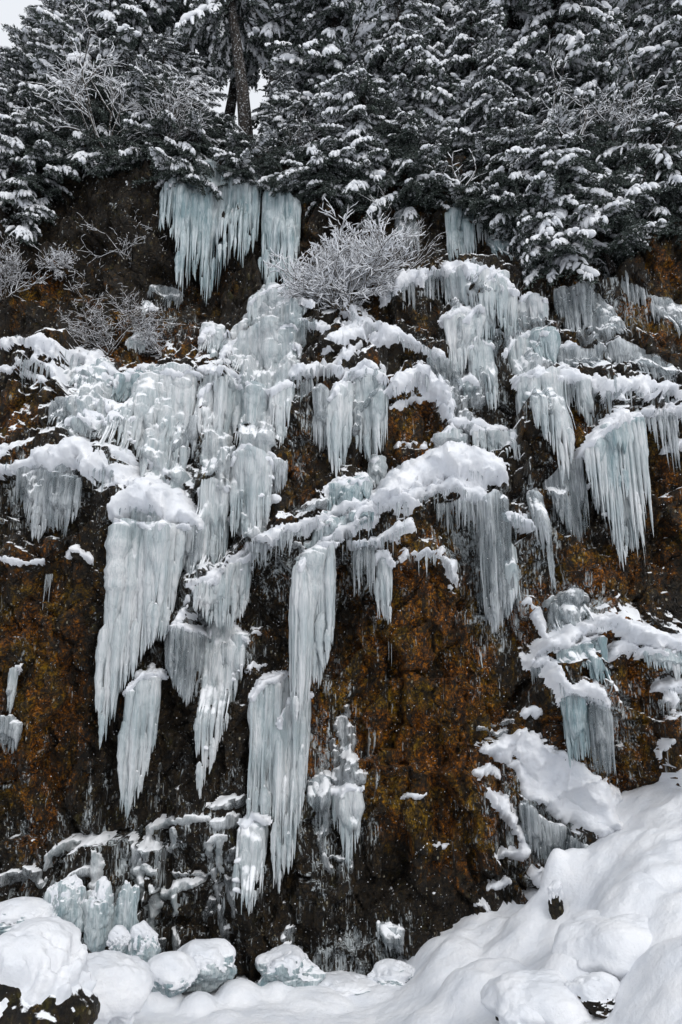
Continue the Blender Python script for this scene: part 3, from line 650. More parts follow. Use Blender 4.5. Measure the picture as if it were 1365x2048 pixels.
C([(483,1655),(503,1635),(532,1642)], [(484,1800),(500,1830),(520,1790),(540,1780)], 'snowy foot of the leaning column, almost touching the ground', M_ICE, (.07,.14), 1.5, 16, .25, off=.3, crust=10)
C([(752,1125),(765,1112),(780,1125)], [(757,1250),(765,1240),(777,1260)], 'little snow capped chandelier of icicles on brown rock', M_ICE, (.05,.1), 1.4, 12, .35)
C([(773,1230),(776,1230)], [(773,1330),(777,1335)], 'one hair-thin icicle far below the little chandelier', M_CLEAR, (.02,.05), 1, 2, .1, sheet=False)
C([(706,1105),(750,1092)], [(712,1200),(748,1190)], 'clear icicles under the snow tongue in the centre', M_CLEAR, (.03,.08), 1, 22, .5, sheet=False)
C([(870,1010),(920,1000),(965,1012)], [(880,1060),(930,1080),(970,1100)], 'glazed dark fringe below the second snow band', M_CLEAR, (.03,.08), 1, 34, .6, sheet=False)
C([(955,1010),(985,985),(1015,1000)], [(958,1180),(990,1290),(1012,1300),(1030,1220)], 'long grey ice streak down the dark wall right of centre', M_CLEAR, (.05,.12), 1.4, 30, .45)
C([(1052,990),(1068,985),(1085,1010)], [(1072,1120),(1092,1190),(1112,1200)], 'slender glassy streak right of the long grey one', M_CLEAR, (.05,.1), 1.3, 12, .35)
C([(950,1190),(975,1180)], [(955,1260),(985,1250)], 'faint needles of ice under the long grey streak', M_CLEAR, (.02,.05), 1, 12, .6, sheet=False)
C([(1100,1210),(1135,1180),(1165,1190)], [(1105,1260),(1140,1290),(1172,1250)], 'glazed ice hump above the thick arch', M_CLEAR, (.08,.15), 1.3, 14, .25, lumpy=.3)
C([(1112,1302),(1150,1285),(1205,1275)], [(1125,1345),(1160,1360),(1210,1395)], 'blue grey drape inside the thick arch', M_BLUE, (.06,.12), 1.3, 24, .35)
C([(1122,1400),(1145,1395),(1168,1405)], [(1135,1530),(1155,1535),(1172,1525)], 'solid grey blue ice post below the snow tongue', M_BLUE, (.07,.12), 1.5, 8, .15)
C([(1170,1410),(1215,1425)], [(1185,1540),(1240,1560)], 'combed clear ice right of the grey blue post', M_CLEAR, (.05,.1), 1.4, 20, .35)
C([(1062,1330),(1085,1325),(1110,1345)], [(1062,1375),(1085,1420),(1112,1400)], 'sparse fringe left under the thick arch', M_CLEAR, (.03,.07), 1, 20, .6, sheet=False)
C([(1285,1300),(1330,1300),(1375,1315)], [(1295,1340),(1325,1350),(1380,1350)], 'blue drape under the right end of the thick arch', M_BLUE, (.05,.11), 1.2, 24, .4)
C([(1340,1300),(1352,1298)], [(1340,1360),(1355,1358)], 'snow dusted ice stub at the right edge under the arch', M_ICE, (.05,.1), 1.2, 4, .2)
C([(1310,1400),(1375,1390)], [(1315,1440),(1380,1440)], 'dark glassy fringe under the right edge shelf', M_CLEAR, (.03,.07), 1, 20, .6, sheet=False)
C([(1040,1605),(1080,1632),(1122,1655)], [(1048,1690),(1090,1730),(1130,1745)], 'grey glaze hanging below the left of the great slab', M_CLEAR, (.05,.11), 1.3, 30, .4)
C([(1128,1665),(1170,1695),(1215,1705)], [(1135,1740),(1180,1735),(1215,1725)], 'grey glaze hanging below the right of the great slab', M_CLEAR, (.05,.11), 1.3, 24, .35)
C([(300,578),(330,580),(370,590)], [(305,600),(340,640),(375,630)], 'thin glaze over a rock lip under the widest blue curtain', M_CLEAR, (.04,.08), 1.2, 24, .5)
C([(296,612),(306,612)], [(290,660),(300,668)], 'single drip like a bird leg among left twigs', M_ICE, (.04,.08), 1.2, 5, .3)
C([(255,680),(275,672),(295,682)], [(255,705),(275,720),(295,705)], 'claw-like icicle tuft on orange rock at left', M_ICE, (.04,.07), 1, 12, .5)
C([(28,1340),(40,1335)], [(22,1425),(40,1420)], 'tiny ice strand on the wall at the left edge', M_ICE, (.04,.08), 1.2, 8, .4)
C([(8,1430),(28,1428),(48,1440)], [(5,1500),(25,1510),(50,1500)], 'dirty grey ice clot at the left edge', M_CLEAR, (.08,.14), 1.2, 8, .3, lumpy=.4)
C([(98,1150),(110,1150)], [(95,1250),(108,1240)], 'faint trickle on the dark left wall', M_CLEAR, (.02,.05), 1, 8, .6, sheet=False)
C([(150,310),(185,300)], [(140,360),(178,350)], 'pale trickle from the brow at far left', M_CLEAR, (.04,.08), 1.1, 10, .4)
C([(668,1582),(695,1575),(722,1578)], [(672,1660),(700,1760),(724,1660)], 'white ice claw low in the centre', M_ICE, (.05,.11), 1.3, 14, .4)
C([(618,1560),(650,1545),(665,1560)], [(620,1620),(648,1680),(664,1620)], 'grey frozen trickle beside the ice claw', M_CLEAR, (.05,.1), 1.3, 14, .4, lumpy=.3)
C([(757,1850),(780,1840),(805,1845)], [(762,1880),(775,1900),(803,1905)], 'small pointed ice wedge near the cliff foot', M_CLEAR, (.05,.1), 1.3, 10, .3)
rl = random.Random(77)
for path, label, st, H, cat in L:
    if st < .33 or 'slab' in label or 'drift' in label: continue
    wd = path[-1][0]-path[0][0]
    if abs(wd) < 40: continue
    sg = [(p[0], p[1]+p[2]*.6) for p in path]; sg.sort()
    lo = [(p[0], p[1]+rl.choice((8, 12, 30, 60, 85))) for p in sg]
    C(sg, lo, 'icicles under '+label.replace(' at the lower right running to the edge', ' at the lower right'), M_CLEAR, (.012,.05), 1, min(40, int(abs(wd)*.15)), .7, sheet=False, off=.22, name='icicle_fringe', cat='icicles', group='thin icicle fringes under snow ledges')
C([(1108,700),(1150,702),(1192,708)], [(1115,752),(1150,755),(1190,750)], 'low pale ice between patchy snow and the long level ledge', M_CLEAR, (.05,.1), 1.3, 20, .4)
C([(1255,702),(1300,715),(1345,738)], [(1268,765),(1305,775),(1348,775)], 'sloping grey fringe above the right end of the level ledge', M_CLEAR, (.04,.09), 1.2, 26, .5)
C([(1240,562),(1268,570),(1290,585)], [(1250,660),(1275,690),(1298,690)], 'thin glassy runs on orange rock right of the smoky veil', M_CLEAR, (.03,.08), 1, 22, .5, sheet=False)
C([(1045,600),(1075,610)], [(1050,600+70),(1078,680)], 'dim strip between the short wide and the square curtains', M_CLEAR, (.05,.1), 1.2, 8, .3)
C([(560,590),(600,596)], [(565,640),(602,645)], 'right shoulder of the ice dome', M_ICE, (.08,.15), 1.3, 6, .15, lumpy=.2)
C([(530,702),(560,690),(592,692)], [(535,775),(560,780),(592,765)], 'frozen step between knobbly steps and curved ledge', M_ICE, (.08,.15), 1.3, 10, .15, lumpy=.3)
C([(455,905),(470,895)], [(455,1010),(472,1000)], 'thin ice strip filling the gap beside the left of centre pillar', M_CLEAR, (.05,.1), 1.3, 8, .3)
C([(548,925),(575,930)], [(550,1000),(575,985)], 'grey drip right of the snowy topped pillar', M_CLEAR, (.05,.1), 1.2, 8, .35)
C([(405,1040),(455,1035)], [(410,1140),(450,1130)], 'lower veil under the slim ice pillar', M_ICE, (.05,.11), 1.3, 14, .3)
C([(855,720),(885,740)], [(860,745),(890,790)], 'ice sliver behind the snow trickle', M_CLEAR, (.05,.1), 1.2, 6, .3)
C([(480,1140),(500,1135)], [(482,1240),(498,1215)], 'narrow ice leg under the slanting ledge', M_ICE, (.05,.11), 1.4, 8, .3)
C([(1030,790),(1045,800)], [(1040,960),(1052,930)], 'stray icicles left of the great cone', M_CLEAR, (.03,.07), 1, 10, .5, sheet=False)
C([(640,1050),(700,1030),(745,1020)], [(640,1085),(700,1065),(745,1050)], 'pale ice sill between the slanting ledges in the centre', M_BLUE, (.07,.14), 1.3, 6, .1, lumpy=.2)
C([(985,1085),(1005,1090),(1030,1100)], [(975,1200),(1000,1260),(1025,1210)], 'white core of the long grey ice streak', M_ICE, (.04,.09), 1.2, 16, .45, cap=0)
C([(905,548),(925,546)], [(912,600),(925,610)], 'bright rib at the left of the broad white curtain', M_ICE, (.06,.1), 1.2, 5, .2, cap=0)
# ------------------------------------------------------------------ rime and ice ropes draped over rocks
def rope(paths, label, mat=M_CLEAR, H=.18, ragged=3.2, name='ice_rope', group='ice draped over the rocks'):
    global CUR; CUR += 1
    me = strip(name, paths, mat, H, 900+CUR*3, ragged, .032, lump=.8)
    if me: link(name, me, label=label, cat='ice', group=group)
rope([[(82,1740,6),(95,1715,9),(130,1695,9),(170,1680,10),(215,1670,8)],[(85,1740,4),(82,1775,3)]], 'arched grey ice rim at the lower left', M_ICE, .2)
rope([[(180,1700,8),(190,1730,10),(185,1765,9),(200,1785,6)]], 'thick twisted ice strand under the arched rim', M_ICE, .22)
rope([[(300,1650,5),(330,1642,8),(370,1635,8),(410,1635,5)],[(300,1650,4),(290,1690,5),(270,1735,4)]], 'hooked ice rim left of the white skirt', M_ICE, .18)
rope([[(345,1660,6),(350,1680,5),(340,1690,3)]], 'short white drip under the hooked rim', M_ICE, .18)
rope([[(262,1670,4),(268,1700,5),(266,1740,4)],[(285,1690,4),(288,1725,4)],[(310,1680,4),(312,1730,4)]], 'three parallel ice strands at the lower left', M_CLEAR, .14)
rope([[(415,1690,6),(430,1675,9),(448,1675,6)],[(440,1685,5),(442,1740,5)],[(418,1695,4),(422,1710,3)]], 'bent white ice hook left of the white skirt', M_ICE, .2)
rope([[(110,1790,6),(140,1755,8),(175,1742,7)],[(100,1800,5),(150,1790,6)]], 'glazed bands under the arched rim', M_CLEAR, .18)
rope([[(0,1755,10),(30,1745,12),(60,1750,10)],[(50,1735,9),(70,1770,9)]], 'glazed rock shoulder at the left edge', M_CLEAR, .22)
rope([[(268,1745,9),(288,1738,11),(308,1748,7)],[(275,1755,9),(282,1785,7),(290,1810,5)]], 'bulbous ice knob with a dripping tail', M_ICE, .24)
rope([[(300,1780,7),(308,1810,7),(300,1850,5),(302,1880,4)]], 'long wavy ice strand right of the knob', M_ICE, .2)
rope([[(330,1795,7),(350,1782,12),(385,1770,11),(400,1765,7)],[(345,1800,7),(355,1830,5)]], 'white fist-like ice lump in the lower left', M_ICE, .26)
rope([[(430,1740,4),(440,1790,5),(445,1830,5),(452,1880,5)],[(455,1750,4),(460,1800,5),(470,1820,4)]], 'thin ice pillars left of the dark hollow', M_CLEAR, .16)
rope([[(350,1750,2),(390,1745,2),(425,1748,3)],[(412,1830,5),(418,1800,5)]], 'ice twig lying across dark rock', M_CLEAR, .12)
rope([[(345,1860,6),(355,1880,7),(350,1900,5)],[(320,1880,7),(318,1900,8)]], 'small frozen lumps above the ground at left', M_CLEAR, .2)
rope([[(420,1610,8),(445,1605,10),(480,1600,10)],[(430,1645,9),(470,1640,11)],[(470,1700,8),(460,1720,7)]], 'grey glaze on blocky rocks left of the skirt', M_CLEAR, .16)
rope([[(690,1420,4),(682,1460,6),(695,1500,6),(710,1540,8),(725,1560,6)],[(665,1480,4),(670,1520,5)]], 'knotted grey ice vein low in the centre', M_CLEAR, .16)
rope([[(650,1545,5),(690,1560,6),(720,1570,7)],[(640,1600,7),(660,1640,7),(650,1660,5)],[(675,1600,5),(672,1640,5)]], 'grey ice knuckles above the ice claw', M_CLEAR, .18)
rope([[(650,1650,7),(640,1690,6),(660,1740,4)],[(665,1710,3),(705,1720,4),(703,1740,3)]], 'curled ice edge below the ice claw', M_CLEAR, .14)
rope([[(1100,1200,8),(1130,1195,10),(1145,1180,5),(1155,1160,3)]], 'slushy hump above the right arch', M_ICE, .2)
rope([[(955,1460,5),(990,1465,6),(1020,1460,4)],[(975,1450,3),(1030,1440,4)]], 'faint rime line left above the great slab', M_CLEAR, .12)
rope([[(560,1905,3),(580,1895,4),(590,1905,3)],[(580,1865,4),(570,1880,4)]], 'loop of ice on the dark foot of the wall', M_CLEAR, .12)
rope([[(590,1090,5),(605,1100,7),(600,1115,5)],[(480,1040,6),(520,1030,5)]], 'bulging ice lumps beside the central columns', M_CLEAR, .16)
rope([[(605,1010,4),(640,1005,6),(660,1010,4)]], 'ice rim above the slanting ledge', M_CLEAR, .16)
rope([[(490,640,7),(470,660,6),(455,690,7)],[(440,690,5),(430,700,5)]], 'frozen pebbly crust above the ice barrel', M_ICE, .14)
def flow(path, label, mat=M_ICE, H=.2):
    global CUR; CUR += 1
    me = strip('ice_flow', [path], mat, H, 3000+CUR*3, 5.5, .032, lump=.5, ribs=.9)
    if me: link('ice_flow', me, label=label, cat='frozen waterfall', group='ice frozen onto the rock')
flow([(560,610,42),(548,690,52),(530,760,50),(512,850,34),(505,950,30),(500,1050,26)], 'winding frozen flow joining the ice dome to the pillar left of centre')
flow([(295,760,26),(325,830,38),(330,930,36),(305,1010,40),(300,1060,42)], 'frozen flow behind the knobbly cascade down to the ragged shelf')
flow([(190,750,36),(175,830,36)], 'frozen flow behind the left staircase of ice')
flow([(435,775,36),(432,860,26),(430,990,22),(425,1060,20)], 'frozen flow behind the sharp fringed curtain and slim pillar')
flow([(700,1000,26),(660,1050,24),(625,1120,24)], 'frozen flow from the squat block to the tallest column', M_BLUE)
flow([(945,560,38),(950,640,40),(935,720,28),(960,800,18)], 'frozen flow behind the broad white curtain at right', M_CLEAR)
flow([(1060,620,26),(1065,700,32),(1090,780,28),(1110,860,18)], 'frozen flow behind the square curtain and great cone', M_CLEAR)
flow([(735,770,26),(720,850,20)], 'frozen backing of the two long white icicle bunches', M_CLEAR)
flow([(445,1150,34),(440,1250,26),(440,1350,22)], 'frozen backing of the drapery under the slanting ledge', M_CLEAR)
flow([(1150,600,26),(1190,650,36)], 'frozen glaze behind the smoky veil', M_CLEAR)
flow([(900,745,18),(925,810,15),(935,870,14)], 'narrow frozen run between grey ice and largest bank', M_CLEAR)
flow([(985,1020,26),(992,1120,22),(1005,1220,14)], 'frozen glaze behind the long grey ice streak', M_CLEAR, .12)
flow([(100,960,44),(90,1020,26)], 'frozen glaze under the large humped left ledge', M_CLEAR, .12)
flow([(690,1440,14),(700,1520,18),(690,1600,18)], 'frozen glaze along the knotted vein low in the centre', M_CLEAR, .12)
# ------------------------------------------------------------------ ground with the right-hand drift
cp = []
def gp(px, py, Yq): cp.append(at(px, py, Yq))
for p in [(830,1942,17.5),(860,1885,17.5),(920,1852,17.6),(1000,1816,17.7),(1070,1802,17.6),(1105,1752,17.2),(1150,1732,17.4),(1230,1650,17.8),(1290,1602,17.8),(1365,1545,17.9),
          (960,1900,16.6),(900,1960,15.9),(1000,1960,15.4),(1100,1880,15.8),(1160,1800,16.2),(1250,1720,16.3),(1340,1640,16.6),
          (1365,1750,14.6),(1250,1800,14.8),(1365,1850,13.2),(1230,1880,14),(1120,1950,14.2),(1365,2048,11.2),(1200,2048,12.2),(1050,2048,13.2),(900,2048,14.4),(1300,1960,12.6)]: gp(*p)
for x in (-20, -14, -10, -7, -4.5, -2.5, -.8, .8):
    for y in (17.8, 16.8, 15.6): cp.append((x, y, 0.0))
for x in (-20, -10, -5, -1, 1.2): cp.append((x, 13.5, 0.)); cp.append((x, 10.5, .35))
for x in (-20, -10, -3, 3, 9, 16): cp.append((x, 6, 1.5)); cp.append((x, 2, 3.4)); cp.append((x, -4, 3.7))
cp += [(14, 17.8, 7.0), (14, 14, 4.2), (12, 10, 2.4), (18, 17.8, 8), (18, 12, 4.4)]
cp = np.array(cp)
def kern(d2): return np.where(d2 > 0, .5*d2*np.log(d2+1e-12), 0)
A = kern((cp[:, None, 0]-cp[None, :, 0])**2+(cp[:, None, 1]-cp[None, :, 1])**2)+np.eye(len(cp))*.02
Pm = np.c_[np.ones(len(cp)), cp[:, 0], cp[:, 1]]
sol = np.linalg.solve(np.block([[A, Pm], [Pm.T, np.zeros((3, 3))]]), np.r_[cp[:, 2], 0, 0, 0])
# mounds (px, py, Y, radius m, height m)
mounds = [(960,1965,15.2,.85,.45),(905,1905,16.6,.7,.3),(1010,1880,16.4,.6,.25),(1130,1960,13.8,.7,.45),(1110,1765,17.0,.34,.5),(1150,1760,17.0,.6,.25),
          (1250,1850,14.2,.75,.5),(1300,1745,15.5,1.1,.35),(1330,1850,13.4,.8,.25),(1230,1700,16.6,.8,.3),(1050,1835,16.8,.5,.22),(1340,1960,12.2,.9,.3),(1060,2000,13.5,.5,.3),(860,2010,15,.5,.12),
          (330,1935,16.6,.38,.5),(400,1960,16.4,.4,.25),(480,1955,16.9,.5,.3),(250,1935,16.2,.5,.4),(640,1960,17,.8,.22),(560,1965,17.1,.4,.25),(740,1965,17.2,.6,.2),(450,2000,15.9,.3,.1)]
MW = [(at(a_, b_, c_)[0], c_, r_, h_) for a_, b_, c_, r_, h_ in mounds]
def gz_(x, y):
    x = np.asarray(x, float); y = np.asarray(y, float); s = sol[-3]+sol[-2]*x+sol[-1]*y
    for k in range(len(cp)): s = s + sol[k]*kern((x-cp[k, 0])**2+(y-cp[k, 1])**2)
    s = np.clip(s, -.05+0*s, 9)
    s = s + (.20*fbm(x*.8, y*.8, 3, 77)-.16*np.abs(fbm(x*.9+y*.5, y*.9-x*.3, 3, 91))+.07*fbm(x*2.4, y*2.4, 3, 92))*np.clip(s*1.2, .12, 1) + .02*fbm(x*3, y*5, 3, 78)
    a = np.zeros_like(s)
    for mx_, my_, mr, mh in MW:
        d2 = ((x-mx_)**2+(y-my_)**2)/mr**2
        a = np.maximum(a, mh*np.clip(1-d2, 0, 1)**.62)
    return s + a
gx = np.arange(-13, 14.01, .06); gy = np.arange(9.5, 19.6, .06)
GX, GY = np.meshgrid(gx, gy); GZ = gz_(GX, GY); GZ = smooth2(np.pad(GZ, 3, 'edge'), 2)[3:-3, 3:-3]
GZ += .02*fbm(GX*9, GY*12, 4, 79) + .02*np.clip(1-GZ, 0, 1)*fbm(GX*3.5, GY*7, 3, 80)
V = np.stack([GX, GY, GZ], -1).reshape(-1, 3)
o1 = mesh_np('snow_ground', V, grid_faces(len(gx), len(gy)), M_SNOW)
link('snow_ground', o1, kind='structure')
cx_ = np.concatenate([np.arange(-150, -13, 6.), np.arange(-13, 15, 1.), np.arange(20, 150, 6.)]); cy_ = np.concatenate([np.arange(-150, -6, 6.), np.arange(-6, 9.6, .775)])
GX, GY = np.meshgrid(cx_, cy_)
GZ = np.interp(GY, [-4, 2, 6, 9.5], [3.7, 3.4, 1.5, .6])
G9 = gz_(np.clip(GX, -13, 14), np.full_like(GX, 9.5)); wq = np.clip((GY-6)/3.5, 0, 1); GZ = GZ*(1-wq)+(G9-.03)*wq
link('snow_field', mesh_np('snow_field', np.stack([GX, GY, GZ], -1).reshape(-1, 3), grid_faces(len(cx_), len(cy_)), M_SNOW), kind='structure')
# ------------------------------------------------------------------ boulders and ice mounds
def ico(sub):
    import bmesh
    bm = bmesh.new(); bmesh.ops.create_icosphere(bm, subdivisions=sub, radius=1)
    V = np.array([v.co[:] for v in bm.verts]); Fc = np.array([[v.index for v in f.verts] for f in bm.faces]); bm.free()
    return V, Fc
IV, IF = ico(6)
def lumpy(seed, amp, freq=1.3, ang=.5, oc=4):
    o = Vector((seed*3.7, seed*1.3, seed*2.1)); out = np.empty(len(IV))
    for i, v in enumerate(IV):
        p = Vector(v)*freq+o
        out[i] = 1 + amp*mnoise.fractal(p, 1.0, 2.0, oc) - ang*amp*abs(mnoise.noise(p*.9))
    return out
def boulder(cx, cy, cz, rx, ry, rz, label, seed, rockmat=M_BOULD, snow=.22, thr=.2, amp=.35, rock_name='rock', name='boulder', cat='boulder', group='snow-capped boulders', capmat=None, jf=2.6, ja=.2):
    root = link(name, None, label=label, cat=cat, group=group, loc=(cx, cy, cz-rz))
    d = lumpy(seed, amp); S3 = np.array([rx, ry, rz]); V = IV*d[:, None]*S3 + np.array([0, 0, rz])
    link(rock_name, mesh_np(rock_name, V, IF, rockmat), root)
    d = lumpy(seed, amp, oc=1); V = IV*(d[:, None]+.01)*S3 + np.array([0, 0, rz])
    n = IV/S3; n /= np.linalg.norm(n, axis=1, keepdims=True)
    jit = np.array([mnoise.fractal(Vector(v)*jf+Vector((seed, 0, 5)), 1., 2., 3) for v in IV])
    t = np.clip((n[:, 2]-thr+jit*ja)/.35, -1, 1)
    th = np.where(t > 0, snow*np.clip(t, 0, 1)**1.15, t*.25*snow-.008)
    up = n.copy(); up[:, 2] += .5; up /= np.linalg.norm(up, axis=1, keepdims=True)
    V2 = V + up*(th*(1+.15*jit))[:, None]
    keep = (t > -.6)[IF].all(1); Q = IF[keep]; u, inv = np.unique(Q, return_inverse=True)
    link('snow_cap', mesh_np('snow_cap', V2[u], inv.reshape(-1, 3), capmat or M_SNOW), root)
    return root
def bpx(px, py, Yq, rpx, rz, label, seed, **kw):
    x, y, z = at(px, py, Yq); k = Yq/ray(px, py)[1]/F
    return boulder(x, Yq, z, rpx*k, rpx*k*.8, rz, label, seed, **kw)
bpx(48, 2025, 12.2, 142, .80, 'big dark mossy boulder with a thick snow cap at the lower left corner', 2, snow=.30, thr=.50, amp=.22, jf=3.2, ja=.42)
bpx(205, 1978, 14.8, 74, .26, 'lower snow-buried boulder tucked behind the big dark one', 5, snow=.3, thr=-1.2, amp=.22)
bpx(1262, 1925, 13.9, 115, .50, 'large snow-heaped boulder with a dark hollow at its lower left', 7, snow=.3, thr=-.30, amp=.25)
bpx(1085, 2030, 13.3, 90, .30, 'snow-heaped boulder left of the dark hollow', 9, snow=.28, thr=-.3, amp=.3)
bpx(1185, 2000, 12.9, 62, .24, 'low dark rock peeping out beneath two snow heaps', 12, snow=.10, thr=.62, amp=.35)
bpx(1113, 1815, 16.3, 13, .34, 'small dark rock under the pointed tip of the drift', 14, snow=.14, thr=.2, amp=.3)
bpx(1050, 2052, 12.9, 50, .22, 'dark stone edge at the bottom right of the frame', 15, snow=.16, thr=.1, amp=.35)
IG = dict(rockmat=M_BLUE, snow=.05, jf=4, ja=.6, rock_name='ice_core', name='ice_mound', cat='ice mound', group='ice mounds at the cliff foot')
bpx(128, 1822, 17.1, 42, .58, 'pale blue ice mound above the big boulder at left', 21, thr=.55, amp=.35, **IG)
bpx(40, 1838, 16.9, 75, .32, 'flat snowy ice mound at the left edge', 22, thr=.25, amp=.3, **IG)
bpx(196, 1835, 17.3, 34, .62, 'small melted-looking ice mound right of the pale blue one', 23, thr=.6, amp=.4, **IG)
bpx(252, 1838, 17.4, 26, .7, 'greyish ice mound below the bulbous knob', 24, thr=.75, amp=.4, **IG)
bpx(283, 1905, 17.0, 34, .5, 'rounded ice mound in front of the drift of lumps', 25, thr=.3, amp=.3, **IG)
bpx(408, 1932, 17.1, 62, .44, 'wide ice mound beside the dark hollow of the wall', 26, thr=.3, amp=.3, **IG)
bpx(238, 1882, 16.8, 19, .24, 'round snowball-like mound behind the big boulder', 27, thr=-.2, amp=.15, **IG)
bpx(340, 1950, 16.5, 48, .34, 'smooth snow-covered mound in the centre of the left foot', 28, thr=-.4, amp=.25, **IG)
bpx(575, 1950, 17.4, 62, .42, 'pale blue ice mound at the foot under the skirt', 29, thr=.5, amp=.4, **IG)
bpx(672, 1975, 17.5, 80, .2, 'low icy apron at the foot right of the pale blue mound', 31, thr=.5, amp=.4, **IG)
bpx(785, 1962, 17.6, 62, .26, 'last small grey ice hump before the right drift', 32, thr=.6, amp=.4, **IG)
# ------------------------------------------------------------------ conifers
def lump_tube(P, r, sides, rr):
    mb = MB(); mb.tube(P, r, sides); return mb.V[0], mb.Q[0]
def make_bough(seed):
    r = random.Random(seed); g = np.random.default_rng(seed)
    LB = 2.2; fol = MB(); sn = MB(); wood = MB()
    ns = 12; s = np.linspace(0, 1, ns); droop = r.uniform(.5, .95)
    ax = np.stack([LB*s*(1-.12*s), .08*np.sin(s*4+r.random()*6), .10*s-droop*s**1.7], -1)
    wood.tube(ax, .035*(1-.8*s)+.006, 5)
    nt = 26
    for k in range(nt):
        u = .12+.88*(k+r.random())/nt; p = np.array([np.interp(u, s, ax[:, i]) for i in range(3)])
        side = 1 if k % 2 else -1
        an = R(r.uniform(28, 62)); Lt = (.75*(1.05-u)+.18)*r.uniform(.7, 1.15)
        if k >= nt-2: an *= .3
        m = 6; v = np.linspace(0, 1, m)
        dx = math.cos(an); dy = side*math.sin(an)
        dz = -.35-.35*u
        T_ = p+np.stack([dx*Lt*v, dy*Lt*v, dz*Lt*v*(.5+v)], -1)
        # snow lying on the twig
        if r.random() < .84:
            rr = r.choice((.024, .036, .05, .075))*r.uniform(.8, 1.2)*(1+.4*g.random(m))*np.array([.35, .9, 1.1, 1.1, .9, .3])
            W = T_.copy(); W = p+(W-p)*r.uniform(.4, .9)+(T_[-1]-p)*r.uniform(0, .3); W[:, 2] += .035+rr*.25
            sn.tube(W, rr, 6)
        nl = int(16*Lt/.5)+6
        q = g.random(nl); B = p+np.stack([dx*Lt*q, dy*Lt*q, dz*Lt*q*(.5+q)], -1)
        ang = g.uniform(0, 2*np.pi, nl); ln = g.uniform(.09, .2, nl); wd = g.uniform(.018, .04, nl)
        D = np.stack([dx*.7+.8*np.cos(ang), dy*.7+.8*np.sin(ang), -.5+g.uniform(-.6, .4, nl)], -1); D /= np.linalg.norm(D, axis=1, keepdims=True)
        Wv = np.cross(D, g.normal(size=(nl, 3))); Wv /= np.linalg.norm(Wv, axis=1, keepdims=True)
        Dn = D*ln[:, None]; Wv = Wv*wd[:, None]
        V = np.stack([B-Wv*.5, B+Dn*.5-Wv, B+Dn, B+Dn*.5+Wv], 1).reshape(-1, 3)
        fol.add(V, np.arange(nl*4).reshape(-1, 4))
    # heavier clods
    for k in range(r.randint(3, 8)):
        u = r.uniform(.35, .95); p = np.array([np.interp(u, s, ax[:, i]) for i in range(3)])+np.array([0, r.uniform(-.25, .25), .03])
        a_ = r.uniform(.12, .24); v = np.linspace(-1, 1, 7); dr = np.array([1, r.uniform(-.8, .8), -.3])*a_
        sn.tube(p+v[:, None]*dr[None], a_*.5*np.sqrt(1-v**2*.98)*g.uniform(.8, 1.15, 7), 7)
    return [(np.concatenate(b.V), np.concatenate(b.Q)) for b in (fol, sn, wood)]
BOUGHS = [make_bough(50+k) for k in range(7)]
def make_conifer(seed, H, Rc, nb, base, name='conifer', snowp=1.0):
    r = random.Random(seed); g = np.random.default_rng(seed)
    parts = [MB(), MB(), MB()]
    lean = r.uniform(-.03, .03)
    for k in range(nb):
        t = base+(1-base)*(k+r.random())/nb
        z = H*t; Lb = Rc*(1-((t-base)/(1-base)))**(.5 if H > 8 else .28)*r.uniform(.4, 1.25)+.35
        s = Lb/2.2; az = r.random()*2*np.pi; pitch = R(r.gauss(12, 15))  # droop
        if t > .8: pitch -= R(18)
        ca, sa = math.cos(az), math.sin(az); cp_, sp = math.cos(pitch), math.sin(pitch)
        M = np.array([[ca*cp_, -sa, ca*sp], [sa*cp_, ca, sa*sp], [-sp, 0, cp_]]); ro = r.gauss(0, .18); cr_, sr_ = math.cos(ro), math.sin(ro); M = M@np.array([[1, 0, 0], [0, cr_, -sr_], [0, sr_, cr_]])
        b = BOUGHS[r.randrange(7)]
        for i in range(3):
            if i == 1 and r.random() > snowp: continue
            V, Q = b[i]
            sx = s; sv = max(.75, s)
            VV = V*np.array([sx, .5*(sx+1)*.9, .5*(sx+1)])
            parts[i].add(VV@M.T+np.array([lean*z, 0, z]), Q)
    zz = np.linspace(-.6, H, 14)
    wood = parts[2]; wood.tube(np.stack([lean*zz+.05*np.sin(zz*.7), .05*np.cos(zz*.6), zz], -1), (.035*H*.75)*(1-.93*np.clip(zz/H, 0, 1))**.9+.01, 9)
    wm = MB(); wm.tube(np.stack([lean*zz+.05*np.sin(zz*.7), .05*np.cos(zz*.6), zz], -1), (.02*H)*(1-.93*np.clip(zz/H, 0, 1))+.01, 9)
    wood.V.pop(); wood.Q.pop(); wood.n = sum(len(v) for v in wood.V)
    return {'trunk': wm.build('trunk', M_BARK), 'branches': wood.build('branches', M_BARK),
            'needles': parts[0].build('needles', M_LEAF, False), 'snow_load': parts[1].build('snow_load', M_CLOD)}
PR = {'tall': make_conifer(1, 15, 3.4, 150, .10), 'tall2': make_conifer(2, 14, 3.0, 150, .06), 'wide': make_conifer(3, 11, 3.6, 130, .04),
      'young': make_conifer(4, 6, 2.2, 80, .02), 'young2': make_conifer(5, 5, 2.4, 72, .0), 'bare': make_conifer(6, 15, 3.0, 80, .45), 'dark': make_conifer(7, 5.5, 2.5, 84, .0, snowp=.35), 'dark2': make_conifer(8, 4.5, 2.6, 76, .0, snowp=.5)}
def conifer(kind, px, py, Yq, s, rz, label, tilt=(0, 0)):
    x, y, z = at(px, py, Yq)
    root = link('conifer', None, label=label, cat='fir tree', group='snow-laden firs above the cliff', loc=(x, y, z))
    root.rotation_euler = (R(random.gauss(2, 5)), R(random.gauss(0, 5)), R(rz)); root.scale = (s, s, s)
    for k, me in PR[kind].items():
        link(k, me, root)
